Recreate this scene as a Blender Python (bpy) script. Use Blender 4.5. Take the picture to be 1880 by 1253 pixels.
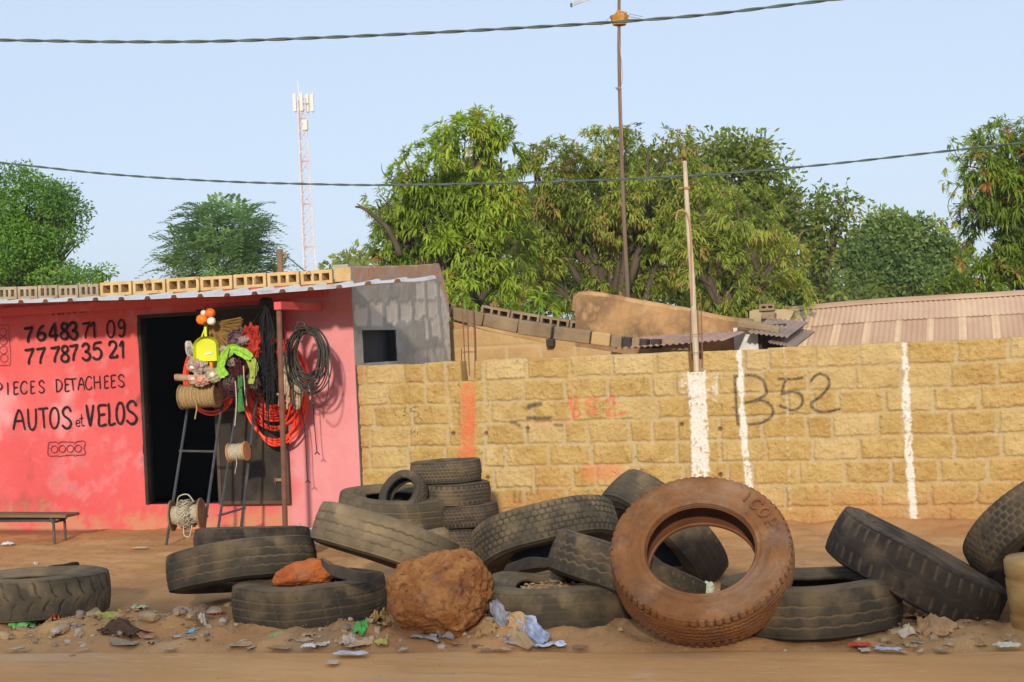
import bpy, math, random
import numpy as np
from mathutils import Vector, Matrix, noise as mn
from math import sin, cos, pi, radians, atan, atan2, hypot

for o in list(bpy.data.objects):
    bpy.data.objects.remove(o)
SC = bpy.context.scene
COL = SC.collection
rng = random.Random(7)
nr = np.random.default_rng(11)

# ------------------------------------------------------------------ camera
FPX, TH, RHO, PIT, CH = 2600.0, radians(18), 0.047, atan(7.5/2600), 1.75
_F0 = Vector((-sin(TH), cos(TH), 0)); _R0 = Vector((cos(TH), sin(TH), 0)); _U0 = Vector((0, 0, 1))
CF = _F0*cos(PIT) + _U0*sin(PIT)
_U1 = _U0*cos(PIT) - _F0*sin(PIT)
CR = _R0*cos(RHO) - _U1*sin(RHO)
CU = _R0*sin(RHO) + _U1*cos(RHO)
CC = Vector((0, 0, CH))
cam = bpy.data.cameras.new('camera')
cam.sensor_width = 36.0
cam.lens = FPX/1880*36.0
cam.clip_start = 0.1
cam.clip_end = 3000
camo = bpy.data.objects.new('camera', cam)
COL.objects.link(camo)
M = Matrix((CR, CU, -CF)).transposed().to_4x4()
M.translation = CC
camo.matrix_world = M
SC.camera = camo

# ------------------------------------------------------------------ light
SUN_EL, SUN_AZ = radians(21), radians(12)      # light travels towards -X,+Y
w = bpy.data.worlds.new('World')
SC.world = w
w.use_nodes = True
wn = w.node_tree.nodes; wl = w.node_tree.links
sky = wn.new('ShaderNodeTexSky')
sky.sky_type = 'NISHITA'
sky.sun_disc = False
sky.sun_elevation = SUN_EL
sky.sun_rotation = atan2(sin(SUN_AZ), -cos(SUN_AZ))
sky.air_density = 1.0
sky.dust_density = 0.8
sky.ozone_density = 1.5
bg = wn['Background']
bg.inputs['Strength'].default_value = 0.145
veil = wn.new('ShaderNodeMix'); veil.data_type = 'RGBA'        # thin even high haze over the clear sky
veil.inputs[0].default_value = 0.8; veil.inputs[7].default_value = (3.85, 4.5, 5.65, 1)
wl.new(sky.outputs[0], veil.inputs[6]); wl.new(veil.outputs[2], bg.inputs['Color'])
sl = bpy.data.lights.new('sun', 'SUN')
sl.energy = 3.25
sl.angle = radians(3.0)
sl.color = (1.0, 0.89, 0.72)
so = bpy.data.objects.new('sun', sl)
COL.objects.link(so)
dirv = Vector((-sin(SUN_AZ)*cos(SUN_EL), cos(SUN_AZ)*cos(SUN_EL), -sin(SUN_EL)))
so.rotation_euler = dirv.to_track_quat('-Z', 'Y').to_euler()
so.location = (4, -10, 12)
SC.view_settings.view_transform = 'Standard'
SC.view_settings.look = 'None'
SC.view_settings.gamma = 1
SC.view_settings.exposure = 0.25

# ------------------------------------------------------------------ survey helpers (photo bearing + real plane -> point)
def ray(px, py):
    return CF + CR*((px-940)/FPX) - CU*((py-626.5)/FPX)
def atY(px, py, Y):
    d = ray(px, py); return CC + d*((Y-CC.y)/d.y)
def atX(px, py, X):
    d = ray(px, py); return CC + d*((X-CC.x)/d.x)
def atZ(px, py, Z=0.0):
    d = ray(px, py); return CC + d*((Z-CC.z)/d.z)
def atD(px, py, z):
    return CC + ray(px, py)*z

# ------------------------------------------------------------------ object helpers
def thing(name, label, cat, loc=(0, 0, 0), group=None, rot=None):
    o = bpy.data.objects.new(name, None)
    o.empty_display_size = 0.1
    COL.objects.link(o)
    o.location = loc
    if rot is not None: o.rotation_euler = rot
    o['label'] = label; o['category'] = cat
    if group: o['group'] = group
    return o
def tag(o, label, cat, group=None):
    o['label'] = label; o['category'] = cat
    if group: o['group'] = group
    return o
def fast_mesh(name, V, F, mats, parent=None, smooth=False, attrs=None, mi=None, origin=None):
    """V (n,3) world (or parent-local) coordinates, F (m,k) int array or list of tuples"""
    V = np.asarray(V, dtype=np.float32)
    me = bpy.data.meshes.new(name)
    if isinstance(F, np.ndarray):
        m, k = F.shape
        me.vertices.add(len(V)); me.vertices.foreach_set('co', V.ravel())
        me.loops.add(m*k); me.loops.foreach_set('vertex_index', F.astype(np.int32).ravel())
        me.polygons.add(m)
        me.polygons.foreach_set('loop_start', np.arange(0, m*k, k, dtype=np.int32))
        me.polygons.foreach_set('loop_total', np.full(m, k, dtype=np.int32))
    else:
        me.from_pydata([tuple(map(float, v)) for v in V], [], F)
    if mats is not None:
        for mm in (mats if isinstance(mats, (list, tuple)) else [mats]): me.materials.append(mm)
    if mi is not None: me.polygons.foreach_set('material_index', np.asarray(mi, dtype=np.int32))
    me.polygons.foreach_set('use_smooth', np.full(len(me.polygons), bool(smooth)))
    for an, av in (attrs or {}).items():
        a = me.attributes.new(an, 'FLOAT', 'POINT')
        a.data.foreach_set('value', np.asarray(av, dtype=np.float32).ravel())
    me.update(); me.validate()
    o = bpy.data.objects.new(name, me)
    COL.objects.link(o)
    if parent is not None:
        o.parent = parent
    return o
class MB:
    """collects shapes for ONE mesh; coordinates are world, build() makes them local to the parent"""
    def __init__(s): s.v = []; s.f = []; s.m = []; s.cm = 0
    def add(s, vs, fs):
        b = len(s.v); s.v += [tuple(v) for v in vs]
        s.f += [tuple(b+i for i in f) for f in fs]; s.m += [s.cm]*len(fs); return s
    def box(s, c, d, rot=None, bev=0.0, jit=0.0):
        c = Vector(c); R = rot or Matrix.Identity(3)
        hx, hy, hz = d[0]/2, d[1]/2, d[2]/2
        if bev <= 0:
            P = [(x, y, z) for x in (-hx, hx) for y in (-hy, hy) for z in (-hz, hz)]
            fs = [(0, 1, 3, 2), (4, 6, 7, 5), (0, 4, 5, 1), (2, 3, 7, 6), (0, 2, 6, 4), (1, 5, 7, 3)]
        else:
            import bmesh
            bm = bmesh.new(); bmesh.ops.create_cube(bm, size=1)
            for v in bm.verts: v.co = Vector((v.co.x*d[0], v.co.y*d[1], v.co.z*d[2]))
            bmesh.ops.bevel(bm, geom=bm.edges[:], offset=min(bev, min(d)*0.45), segments=2, affect='EDGES', profile=0.5)
            bm.verts.index_update()
            P = [tuple(v.co) for v in bm.verts]; fs = [tuple(v.index for v in f.verts) for f in bm.faces]
            bm.free()
        vs = []
        for p in P:
            q = Vector(p)
            if jit: q += Vector([mn.noise(Vector(p)*9+c*3+Vector((7*k, 0, 0)))*jit for k in range(3)])
            vs.append(c + R @ q)
        return s.add(vs, fs)
    def tube(s, path, r, seg=8, closed=False, cap=True):
        P = [Vector(p) for p in path]; n = len(P)
        rr = r if isinstance(r, (list, tuple)) else [r]*n
        T = []
        for i in range(n):
            if closed: t = P[(i+1) % n]-P[i-1]
            else: t = P[min(i+1, n-1)]-P[max(i-1, 0)]
            T.append(t.normalized() if t.length > 1e-9 else Vector((0, 0, 1)))
        u = T[0].cross(Vector((0.13, 0.31, 0.94)))
        if u.length < 1e-3: u = T[0].cross(Vector((1, 0, 0)))
        u.normalize(); vs = []
        for i in range(n):
            u = (u - T[i]*u.dot(T[i]))
            if u.length < 1e-6: u = T[i].orthogonal()
            u.normalize(); b = T[i].cross(u)
            for k in range(seg):
                a = 2*pi*k/seg; vs.append(P[i] + (u*cos(a)+b*sin(a))*rr[i])
        fs = []
        for i in range(n if closed else n-1):
            j = (i+1) % n
            for k in range(seg):
                l = (k+1) % seg
                fs.append((i*seg+k, i*seg+l, j*seg+l, j*seg+k))
        if cap and not closed:
            fs.append(tuple(range(seg))[::-1]); fs.append(tuple((n-1)*seg+k for k in range(seg)))
        return s.add(vs, fs)
    def lathe(s, prof, c, ax, seg=24, close=False):
        ax = Vector(ax).normalized(); u = ax.orthogonal().normalized(); b = ax.cross(u); c = Vector(c)
        vs = [c + ax*h + (u*cos(2*pi*k/seg)+b*sin(2*pi*k/seg))*r for r, h in prof for k in range(seg)]
        fs = []; n = len(prof)
        for i in range(n if close else n-1):
            j = (i+1) % n
            for k in range(seg):
                l = (k+1) % seg; fs.append((i*seg+k, i*seg+l, j*seg+l, j*seg+k))
        if not close:
            fs.append(tuple(range(seg))[::-1]); fs.append(tuple((n-1)*seg+k for k in range(seg)))
        return s.add(vs, fs)
    def blob(s, c, d, sub=2, amp=0.2, sc=2.0, seed=0, rot=None):
        import bmesh
        bm = bmesh.new(); bmesh.ops.create_icosphere(bm, subdivisions=sub, radius=1)
        R = rot or Matrix.Identity(3); c = Vector(c); vs = []
        bm.verts.index_update()
        for v in bm.verts:
            p = v.co.copy()
            k = 1+amp*mn.noise(p*sc+Vector((seed*3.1, seed*1.7, 0)))+amp*.5*mn.noise(p*sc*2.3+Vector((0, seed*2.1, 5)))
            vs.append(c + R @ Vector((p.x*d[0]*k, p.y*d[1]*k, p.z*d[2]*k)))
        fs = [tuple(v.index for v in f.verts) for f in bm.faces]
        bm.free(); return s.add(vs, fs)
    def poly(s, pts, th):
        """flat outline extruded by vector th"""
        n = len(pts); P = [Vector(p) for p in pts]; th = Vector(th)
        return s.add(P+[p+th for p in P], [tuple(range(n)), tuple(range(n, 2*n))[::-1]]+[(i, n+i, n+(i+1) % n, (i+1) % n) for i in range(n)])
    def build(s, name, mats, parent=None, smooth=False, base=None):
        off = Vector((0, 0, 0))
        if base is not None: off = Vector(base)
        p = parent
        while p is not None: off = off + Vector(p.location); p = p.parent
        V = np.array(s.v, dtype=np.float64) - np.array(off)
        o = fast_mesh(name, V, list(s.f), mats, parent, smooth)
        if len(set(s.m)) > 1: o.data.polygons.foreach_set('material_index', np.array(s.m, dtype=np.int32))
        if base is not None: o.location = base
        import bmesh
        bm = bmesh.new(); bm.from_mesh(o.data); bmesh.ops.recalc_face_normals(bm, faces=bm.faces[:]); bm.to_mesh(o.data); bm.free()
        return o
def smooth_path(pts, n=6, closed=False):
    P = [Vector(p) for p in pts]; out = []; m = len(P)
    for i in range(m if closed else m-1):
        p0 = P[i-1] if (i > 0 or closed) else P[0]; p1 = P[i]; p2 = P[(i+1) % m]
        p3 = P[(i+2) % m] if (closed or i+2 < m) else P[-1]
        for k in range(n):
            t = k/n
            out.append(0.5*((2*p1)+(p2-p0)*t+(2*p0-5*p1+4*p2-p3)*t*t+(3*p1-p0-3*p2+p3)*t**3))
    if not closed: out.append(P[-1])
    return out

# ------------------------------------------------------------------ materials
def surf(name, cols, scale=3.0, rough=0.85, bump=0.0, bscale=30.0, stains=(), attrs=(), detail=6.0, spec=0.3, stretch=(1, 1, 1), metallic=0.0, dist=0.0, up=None, world=False):
    """cols: ramp [(pos,(r,g,b))]; stains: [(scale, lo, hi, color, strength)]; attrs: [(attribute, color, strength)]"""
    m = bpy.data.materials.new(name); m.use_nodes = True
    nt = m.node_tree; N = nt.nodes; L = nt.links
    b = N['Principled BSDF']
    b.inputs['Roughness'].default_value = rough
    b.inputs['Specular IOR Level'].default_value = spec
    b.inputs['Metallic'].default_value = metallic
    if world:
        g = N.new('ShaderNodeNewGeometry'); src = g.outputs['Position']
    else:
        tc = N.new('ShaderNodeTexCoord'); src = tc.outputs['Object']
    mp = N.new('ShaderNodeMapping'); mp.inputs['Scale'].default_value = stretch
    L.new(src, mp.inputs[0]); vec = mp.outputs[0]
    def noi(sc, det=detail, ro=0.6):
        n = N.new('ShaderNodeTexNoise'); n.inputs['Scale'].default_value = sc; n.inputs['Detail'].default_value = det
        n.inputs['Roughness'].default_value = ro; n.inputs['Distortion'].default_value = dist
        L.new(vec, n.inputs['Vector']); return n.outputs[0]
    def mix(fac, a, col):
        x = N.new('ShaderNodeMix'); x.data_type = 'RGBA'
        L.new(fac, x.inputs[0]); L.new(a, x.inputs[6])
        x.inputs[7].default_value = (*col, 1); return x.outputs[2]
    def mul(a, v):
        x = N.new('ShaderNodeMath'); x.operation = 'MULTIPLY'; x.use_clamp = True
        L.new(a, x.inputs[0])
        if isinstance(v, float): x.inputs[1].default_value = v
        else: L.new(v, x.inputs[1])
        return x.outputs[0]
    r = N.new('ShaderNodeValToRGB')
    while len(r.color_ramp.elements) < len(cols): r.color_ramp.elements.new(0.5)
    for e, (p, c) in zip(r.color_ramp.elements, cols): e.position = p; e.color = (*c, 1)
    L.new(noi(scale), r.inputs[0]); c = r.outputs[0]
    for (sc, lo, hi, col, st) in stains:
        mr = N.new('ShaderNodeMapRange'); mr.inputs[1].default_value = lo; mr.inputs[2].default_value = hi
        mr.inputs[4].default_value = st
        L.new(noi(sc), mr.inputs[0]); c = mix(mr.outputs[0], c, col)
    if up:
        g = N.new('ShaderNodeNewGeometry'); sx = N.new('ShaderNodeSeparateXYZ'); L.new(g.outputs['Normal'], sx.inputs[0])
        mr = N.new('ShaderNodeMapRange'); mr.inputs[1].default_value = up[1]; mr.inputs[2].default_value = 1.0; mr.inputs[4].default_value = up[2]
        L.new(sx.outputs[2], mr.inputs[0])
        n2 = N.new('ShaderNodeMapRange'); n2.inputs[1].default_value = .3; n2.inputs[2].default_value = .6
        L.new(noi(7.0), n2.inputs[0])
        c = mix(mul(mr.outputs[0], n2.outputs[0]), c, up[0])
    for (an, col, st) in attrs:
        a = N.new('ShaderNodeAttribute'); a.attribute_name = an
        c = mix(mul(a.outputs['Fac'], float(st)), c, col)
    L.new(c, b.inputs['Base Color'])
    if bump > 0:
        bn = N.new('ShaderNodeBump'); bn.inputs['Strength'].default_value = bump; bn.inputs['Distance'].default_value = 0.02
        L.new(noi(bscale, 8.0, 0.65), bn.inputs['Height']); L.new(bn.outputs[0], b.inputs['Normal'])
    return m
def flat(name, col, rough=0.6, var=0.25, scale=6, **k):
    a = tuple(x*(1-var) for x in col); b = tuple(min(1, x*(1+var)) for x in col)
    return surf(name, [(.3, a), (.7, b)], scale=scale, rough=rough, **k)
def leafmat(name, dark, light, odd, trans=0.35):
    m = bpy.data.materials.new(name); m.use_nodes = True
    nt = m.node_tree; N = nt.nodes; L = nt.links
    b = N['Principled BSDF']; out = N['Material Output']
    a = N.new('ShaderNodeAttribute'); a.attribute_name = 'tint'
    r = N.new('ShaderNodeValToRGB')
    for _ in range(2): r.color_ramp.elements.new(.5)
    for e, (p, c) in zip(r.color_ramp.elements, [(0, dark), (.45, tuple((x+y)/2 for x, y in zip(dark, light))), (.86, light), (1, odd)]):
        e.position = p; e.color = (*c, 1)
    L.new(a.outputs['Fac'], r.inputs[0]); L.new(r.outputs[0], b.inputs['Base Color'])
    b.inputs['Roughness'].default_value = 0.5; b.inputs['Specular IOR Level'].default_value = 0.35
    t = N.new('ShaderNodeBsdfTranslucent'); L.new(r.outputs[0], t.inputs[0])
    mx = N.new('ShaderNodeMixShader'); mx.inputs[0].default_value = trans
    L.new(b.outputs[0], mx.inputs[1]); L.new(t.outputs[0], mx.inputs[2]); L.new(mx.outputs[0], out.inputs[0])
    return m
def vnoise(P, sc, seed=0.0, octv=3):
    """numpy-friendly fractal noise for an (n,3) array"""
    off = Vector((seed*3.7, seed*1.3, seed*.7))
    return np.array([mn.fractal(Vector(p)*sc+off, 0.6, 2.0, octv) for p in P])
# ================================================================== GROUND AND ROAD
def road_edge(x): return 7.98 + 0.108*(x+0.4)
xs = np.concatenate([[-900, -400, -150, -60, -30, -20], np.arange(-14, 5.01, 0.055), [8, 14, 30, 60, 150, 400, 900]])
ys = np.concatenate([[-300, -60, -15, 0, 4, 5.5], np.arange(6.4, 13.2, 0.045), [14, 16, 20, 30, 60, 150, 400, 1200]])
gx, gy = np.meshgrid(xs, ys)
P = np.stack([gx.ravel(), gy.ravel(), np.zeros(gx.size)], 1)
near = (P[:, 0] > -14.1) & (P[:, 0] < 5.1) & (P[:, 1] > 6.3) & (P[:, 1] < 13.3)
h = np.zeros(len(P))
pn = P[near]
d = pn[:, 1]-road_edge(pn[:, 0])
n1 = vnoise(pn, 0.9, 1, 3); n2 = vnoise(pn, 4.0, 2, 4); n3 = vnoise(pn, 17.0, 5, 2)
hh = 0.018*n1 + 0.015*n2 + 0.009*n3
hh += 0.05*np.exp(-((d-0.42)/0.28)**2)*(0.6+0.7*n2+.5*n1)
for (mx_, my_, mr_, mh_) in ((165, 1152, .34, .05), (250, 1146, .30, .055), (345, 1142, .30, .045), (670, 1162, .28, .045), (890, 1165, .26, .05), (1690, 1160, .28, .03), (100, 1160, .25, .03)):
    mp_ = atZ(mx_, my_, .03); hh += mh_*np.exp(-(((pn[:, 0]-mp_.x)/mr_)**2+((pn[:, 1]-mp_.y-.05)/(mr_*.6))**2))*(1+.6*n2+.4*n3)
hh += 0.07*np.clip((pn[:, 1]-12.35)/0.5, 0, 1)*np.where(pn[:, 0] > -5.8, 1.0, 0.15)*(1+.5*n1)
hh = np.where(d < 0, -0.03, np.where(d < 0.12, -0.03+(hh+.03)*np.clip(d/0.12, 0, 1), hh))
h[near] = hh
h[~near & (P[:, 1] < 7.4)] = -0.03
P[:, 2] = h
ny, nx = len(ys), len(xs)
ii = (np.arange(ny-1)[:, None]*nx + np.arange(nx-1)[None, :]).ravel()
F = np.stack([ii, ii+1, ii+nx+1, ii+nx], 1)
m_soil = surf('soil', [(.25, (.38, .198, .082)), (.5, (.48, .265, .112)), (.75, (.58, .35, .165))], scale=1.3, rough=.95, bump=.5, bscale=45, spec=.1,
              stains=[(.5, .48, .66, (.44, .20, .08), .75), (1.1, .54, .68, (.30, .185, .10), .6), (9, .56, .70, (.25, .15, .08), .6), (38, .62, .7, (.62, .47, .31), .5)])
g = fast_mesh('ground', P, F, m_soil, None, True); g['kind'] = 'structure'
def ground_z(x, y):
    i = min(max(np.searchsorted(xs, x)-1, 0), nx-2); j = min(max(np.searchsorted(ys, y)-1, 0), ny-2)
    return float(h[j*nx+i])
xr = np.concatenate([[-300, -60, -30, -20], np.arange(-13, 4.5, 0.08), [8, 20, 60, 300]])
tr = np.concatenate([[0, .03, .06, .1, .15], np.arange(.25, 2.0, .09), [2.5, 3.5, 6, 9, 12]])
V = []
for t in tr:
    for x in xr:
        e = road_edge(x) if -14 < x < 6 else road_edge(-14 if x < 0 else 6)
        wob = 0.05*mn.noise(Vector((x*1.3, 3, 0)))+0.025*mn.noise(Vector((x*6, 9, 0)))
        y = e + wob - t
        z = -0.012 + (0.004*mn.noise(Vector((x*2, y*6, 0))) if t < 2 else 0) - (.018 if t == 0 else 0)
        V.append((x, y, z))
a, b_ = len(tr), len(xr)
ii = (np.arange(a-1)[:, None]*b_+np.arange(b_-1)[None, :]).ravel()
m_road = surf('dusty_road', [(.25, (.56, .262, .09)), (.5, (.64, .335, .13)), (.75, (.70, .40, .175))], scale=1.2, rough=.93, bump=.5, bscale=70, spec=.12, stretch=(.35, 1.6, 1),
              stains=[(.7, .50, .68, (.56, .39, .245), .7), (2.2, .60, .72, (.44, .33, .23), .6), (5, .54, .66, (.50, .25, .11), .55), (14, .58, .68, (.70, .50, .32), .45), (90, .6, .66, (.36, .22, .12), .5), (60, .64, .7, (.34, .23, .15), .5)])
r = fast_mesh('road', np.array(V), np.stack([ii, ii+b_, ii+b_+1, ii+1], 1), m_road, None, True); r['kind'] = 'structure'

# ================================================================== PAINT STROKES (hand lettering)
def arc(cx, cy, rx, ry, a0, a1, n=14):
    return [(cx+rx*cos(radians(a0+(a1-a0)*i/n)), cy+ry*sin(radians(a0+(a1-a0)*i/n))) for i in range(n+1)]
GL = {  # unit boxes, y up
 '0': [arc(.5, .5, .45, .5, 90, 450, 22)], 'O': [arc(.5, .5, .46, .5, 90, 450, 22)],
 '1': [[(.0, .72), (.62, 1), (.72, .5), (.78, 0)]],
 '2': [[(.05, .75), (.15, .95), (.5, 1.0), (.8, .9), (.85, .7), (.6, .45), (.1, .05)], [(.1, .03), (.5, .05), (1, .06)], [(1, .06), (.98, .2)]],
 '3': [[(.05, .82), (.3, 1), (.65, .98), (.8, .8), (.65, .58), (.4, .52), (.75, .45), (.95, .25), (.75, .03), (.4, 0), (.08, .15)]],
 '4': [[(.6, 1), (.02, .28), (.98, .25)], [(.6, 1), (.68, .5), (.7, -.05)]],
 '5': [[(.95, 1), (.25, .93), (.12, .6), (.5, .66), (.85, .52), (.95, .3), (.75, .06), (.35, 0), (.05, .12)]],
 '6': [[(.75, 1), (.35, .8), (.1, .4), (.12, .15), (.45, 0), (.85, .12), (.9, .36), (.6, .5), (.2, .42), (.1, .25)]],
 '7': [[(0, .9), (.5, .93), (1, 1)], [(1, 1), (.7, .6), (.5, .3), (.45, 0)]],
 '8': [[(.5, .55), (.18, .7), (.2, .92), (.5, 1), (.82, .9), (.8, .68), (.5, .55), (.1, .35), (.12, .1), (.5, 0), (.9, .1), (.9, .35), (.5, .55)]],
 '9': [[(.85, .75), (.7, .95), (.4, 1), (.12, .82), (.15, .58), (.5, .5), (.85, .65), (.9, .8), (.88, .4), (.75, .08), (.45, 0), (.2, .1)]],
 'A': [[(0, 0), (.2, .6), (.45, 1)], [(.45, 1), (.7, .8), (1, 0)], [(.12, .42), (.85, .45)]],
 'C': [[(.95, .85), (.7, 1), (.35, .95), (.08, .6), (.1, .25), (.4, 0), (.8, .04), (.95, .22)]],
 'D': [[(.05, 1), (.1, .5), (.15, 0)], [(.0, 1), (.5, .97), (.95, .72), (.95, .35), (.6, .1), (.12, 0)]],
 'E': [[(1, 1), (.05, .95), (.1, .5), (.12, 0), (1, .05)], [(.1, .5), (.8, .56)]],
 'H': [[(.03, 1), (.12, 0)], [(.9, 1), (1, 0)], [(.08, .48), (.95, .52)]],
 'I': [[(.5, 1), (.6, .5), (.6, 0)]],
 'L': [[(.1, 1), (.2, .5), (.25, 0), (1, .06)]],
 'P': [[(.3, 1), (.35, 0)], [(.2, .95), (.6, 1), (.95, .8), (.9, .55), (.35, .42)]],
 'S': [[(.88, .8), (.7, .98), (.4, 1), (.12, .82), (.25, .6), (.65, .45), (.92, .25), (.75, .04), (.4, 0), (.08, .15)]],
 'T': [[(0, .95), (.5, .97), (1, 1)], [(.5, .97), (.58, .5), (.66, 0)]],
 'U': [[(.02, 1), (.1, .35), (.3, .04), (.6, 0), (.9, .2), (.95, .6), (.93, 1)]],
 'V': [[(0, 1), (.3, .4), (.55, 0)], [(.55, 0), (.8, .5), (1, 1)]],
 'e': [[(.12, .45), (.9, .6), (.75, .95), (.35, .95), (.06, .5), (.3, .05), (.75, .05), (.95, .2)]],
 't': [[(.4, 1), (.42, .4), (.55, .05), (.95, .08)], [(.0, .62), (.75, .7)]],
 'B': [[(.05, 1), (.1, 0)], [(.0, 1), (.6, 1), (.85, .8), (.6, .56), (.1, .5), (.7, .48), (.98, .25), (.7, .02), (.1, 0)]],
}
def ribbon(mb, pts3, wid, nrm, taper=True, seed=0):
    """flat brush stroke: pts3 on a plane with normal nrm"""
    nrm = Vector(nrm); P = smooth_path(pts3, 5) if len(pts3) > 2 else smooth_path([pts3[0], (Vector(pts3[0])+Vector(pts3[1]))/2, pts3[1]], 5)
    n = len(P); vs = []
    for i, p in enumerate(P):
        t = (P[min(i+1, n-1)]-P[max(i-1, 0)]); t = t.normalized() if t.length > 1e-9 else Vector((1, 0, 0))
        s = t.cross(nrm).normalized()
        w_ = wid/2*(1+.22*mn.noise(Vector((i*.35, seed*2.3, 0)))+.1*mn.noise(Vector((i*1.3, seed, 4))))
        if taper: w_ *= (0.75 if i in (0, n-1) else 1.0)
        lift = nrm*0.0006*(seed % 5)
        vs += [p+s*w_+lift, p-s*w_+lift]
    fs = [(2*i, 2*i+1, 2*i+3, 2*i+2) for i in range(n-1)]
    mb.add(vs, fs)
    for (ii_, t0) in ((0, -1), (n-1, 1)):       # round ends
        c = P[ii_]; t = (P[1]-P[0] if ii_ == 0 else P[-1]-P[-2]).normalized()*t0
        s = t.cross(nrm).normalized(); r_ = (vs[2*ii_]-vs[2*ii_+1]).length/2
        k = [c+nrm*0.0006*(seed % 5)+s*r_*cos(pi*q/6)+t*r_*sin(pi*q/6)*.7 for q in range(7)]
        mb.add(k, [tuple(range(7))])

# ================================================================== SHOP
YF = 12.84                       # street face of shop front
XS = -5.815                      # right corner of the shop
shop = thing('repair_shop', 'pink painted roadside parts shop with black hand lettering and a grey block side wall', 'shop', (-8.5, YF, 0))
m_pink = surf('pink_paint', [(.2, (.56, .078, .080)), (.42, (.62, .098, .100)), (.6, (.66, .125, .128)), (.8, (.68, .165, .168))], scale=.9, rough=.8, bump=.4, bscale=16, spec=.15,
              stains=[(.55, .55, .72, (.70, .085, .06), .6), (3.2, .60, .74, (.72, .22, .23), .6), (11, .62, .72, (.46, .085, .075), .55), (1.7, .60, .72, (.44, .12, .10), .45), (30, .66, .72, (.74, .30, .28), .5), (6, .62, .70, (.60, .22, .18), .5)],
              attrs=[('soot', (.08, .04, .03), 1.0), ('mud_and_shade', (.50, .25, .13), 1.0), ('pale', (.68, .27, .285), .95)])
m_blockgrey = surf('cement_render', [(.3, (.27, .255, .225)), (.55, (.37, .35, .31)), (.75, (.46, .43, .385))], scale=4.2, rough=.95, bump=.5, bscale=30, spec=.1,
                   stains=[(1.3, .5, .7, (.42, .35, .27), .6)], attrs=[('chip', (.60, .54, .45), .9), ('brick', (.56, .29, .17), .85)])
m_dark = flat('shade_black_interior', (.012, .011, .011), .95)  # near-black colour stands in for indoor shade
m_iron = surf('brown_iron_sheet', [(.3, (.020, .016, .012)), (.6, (.036, .028, .021)), (.8, (.056, .041, .03))], scale=5, rough=.75, bump=.2, bscale=30, stains=[(2, .55, .7, (.10, .065, .04), .5)])
dl, dr_ = atY(262, 760, YF).x, atY(402, 760, YF).x
dtop, dbot = atY(300, 576, YF).z, atY(300, 926, YF).z
x0, x1, z1 = -13.0, XS, 2.50
gxs = np.unique(np.concatenate([np.arange(x0, x1, .03), [dl, dr_, x1]])); gzs = np.unique(np.concatenate([np.arange(-.15, z1, .03), [dbot, dtop, z1]]))
X, Z = np.meshgrid(gxs, gzs)
pp = np.stack([X.ravel(), np.zeros(X.size), Z.ravel()], 1)
und = 0.006*vnoise(pp, 1.7, 3, 3)
inner = (np.abs(X.ravel()-x1) > .02)
_bx = [-13, atY(183, 545, YF).x, atY(612, 520, YF).x, XS]; _bz = [atY(-40, 553, YF).z-.03, atY(183, 546, YF).z, atY(612, 521, YF).z, atY(650, 517, YF).z]
V = np.stack([X.ravel(), YF + und*inner, np.minimum(Z.ravel(), np.interp(X.ravel(), _bx, _bz))], 1)
soot = np.zeros(len(V)); mud_and_shade = np.zeros(len(V)); pale = np.zeros(len(V))
nz = vnoise(pp, 5.0, 8, 4); nz2 = vnoise(pp, 1.4, 4, 3)
dd = dl - V[:, 0]
soot += np.clip(1.0-dd/.10-np.abs(V[:, 2]-1.2)/.55+nz*.9, 0, 1)*.75*(dd > -.01)
soot += np.clip(.9-dd/.05-np.abs(V[:, 2]-1.97)/.09+nz*.6, 0, 1)*(dd > -.01)
soot += np.clip(nz*1.6-.62-np.abs(V[:, 2]-.9)/2.5, 0, .28)
soot += np.clip(.38*np.exp(-((V[:, 0]+9.7)/.35)**2-((V[:, 2]-.28)/.13)**2)*(1+nz*1.5), 0, 1)
mud_and_shade += np.clip(.85-(V[:, 2]-.05)/.24+nz*1.1, 0, 1)*.8
mud_and_shade += np.clip(.55-np.abs(V[:, 0]+9.6)/1.5-np.abs(V[:, 2]-.25)/.25+nz*.7, 0, 1)*.45
pale += np.clip(.45+nz2*1.5-np.abs(V[:, 0]+9.9)/1.2-np.abs(V[:, 2]-1.5)/.8, 0, 1)
pale += np.clip((V[:, 0]+6.75)/.35+nz2*.7, 0, .95)
pale += np.clip(nz2*1.0+nz*.9-.25, 0, .38)*(V[:, 2] > .3)
na, nb = len(gzs), len(gxs)
ii = (np.arange(na-1)[:, None]*nb+np.arange(nb-1)[None, :]).ravel()
F = np.stack([ii, ii+1, ii+nb+1, ii+nb], 1)
cx = V[F][:, :, 0].mean(1); cz = V[F][:, :, 2].mean(1)
keep = ~((cx > dl) & (cx < dr_) & (cz > dbot) & (cz < dtop))
base_ = np.array(shop.location)
fw = fast_mesh('front_wall', V-base_, F[keep], m_pink, shop, True, dict(soot=soot, mud_and_shade=mud_and_shade, pale=pale))
mb = MB()                                                   # reveal of the door opening
T_ = .16
mb.box(((dl+dr_)/2, YF+T_/2+.002, dbot-.012), (dr_-dl, T_, .02)); mb.box(((dl+dr_)/2, YF+T_/2+.002, dtop+.012), (dr_-dl, T_, .02))
mb.box((dl-.012, YF+T_/2+.002, (dbot+dtop)/2), (.02, T_, dtop-dbot)); mb.box((dr_+.012, YF+T_/2+.002, (dbot+dtop)/2), (.02, T_, dtop-dbot))
mb.build('door_reveal', m_iron, shop)
mb = MB(); yb = YF+2.6                                       # room behind the door, its shade put into near-black walls
mb.add([(x0, YF+.02, .02), (x1-.1, YF+.02, .02), (x1-.1, yb, .02), (x0, yb, .02)], [(0, 1, 2, 3)])
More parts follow.
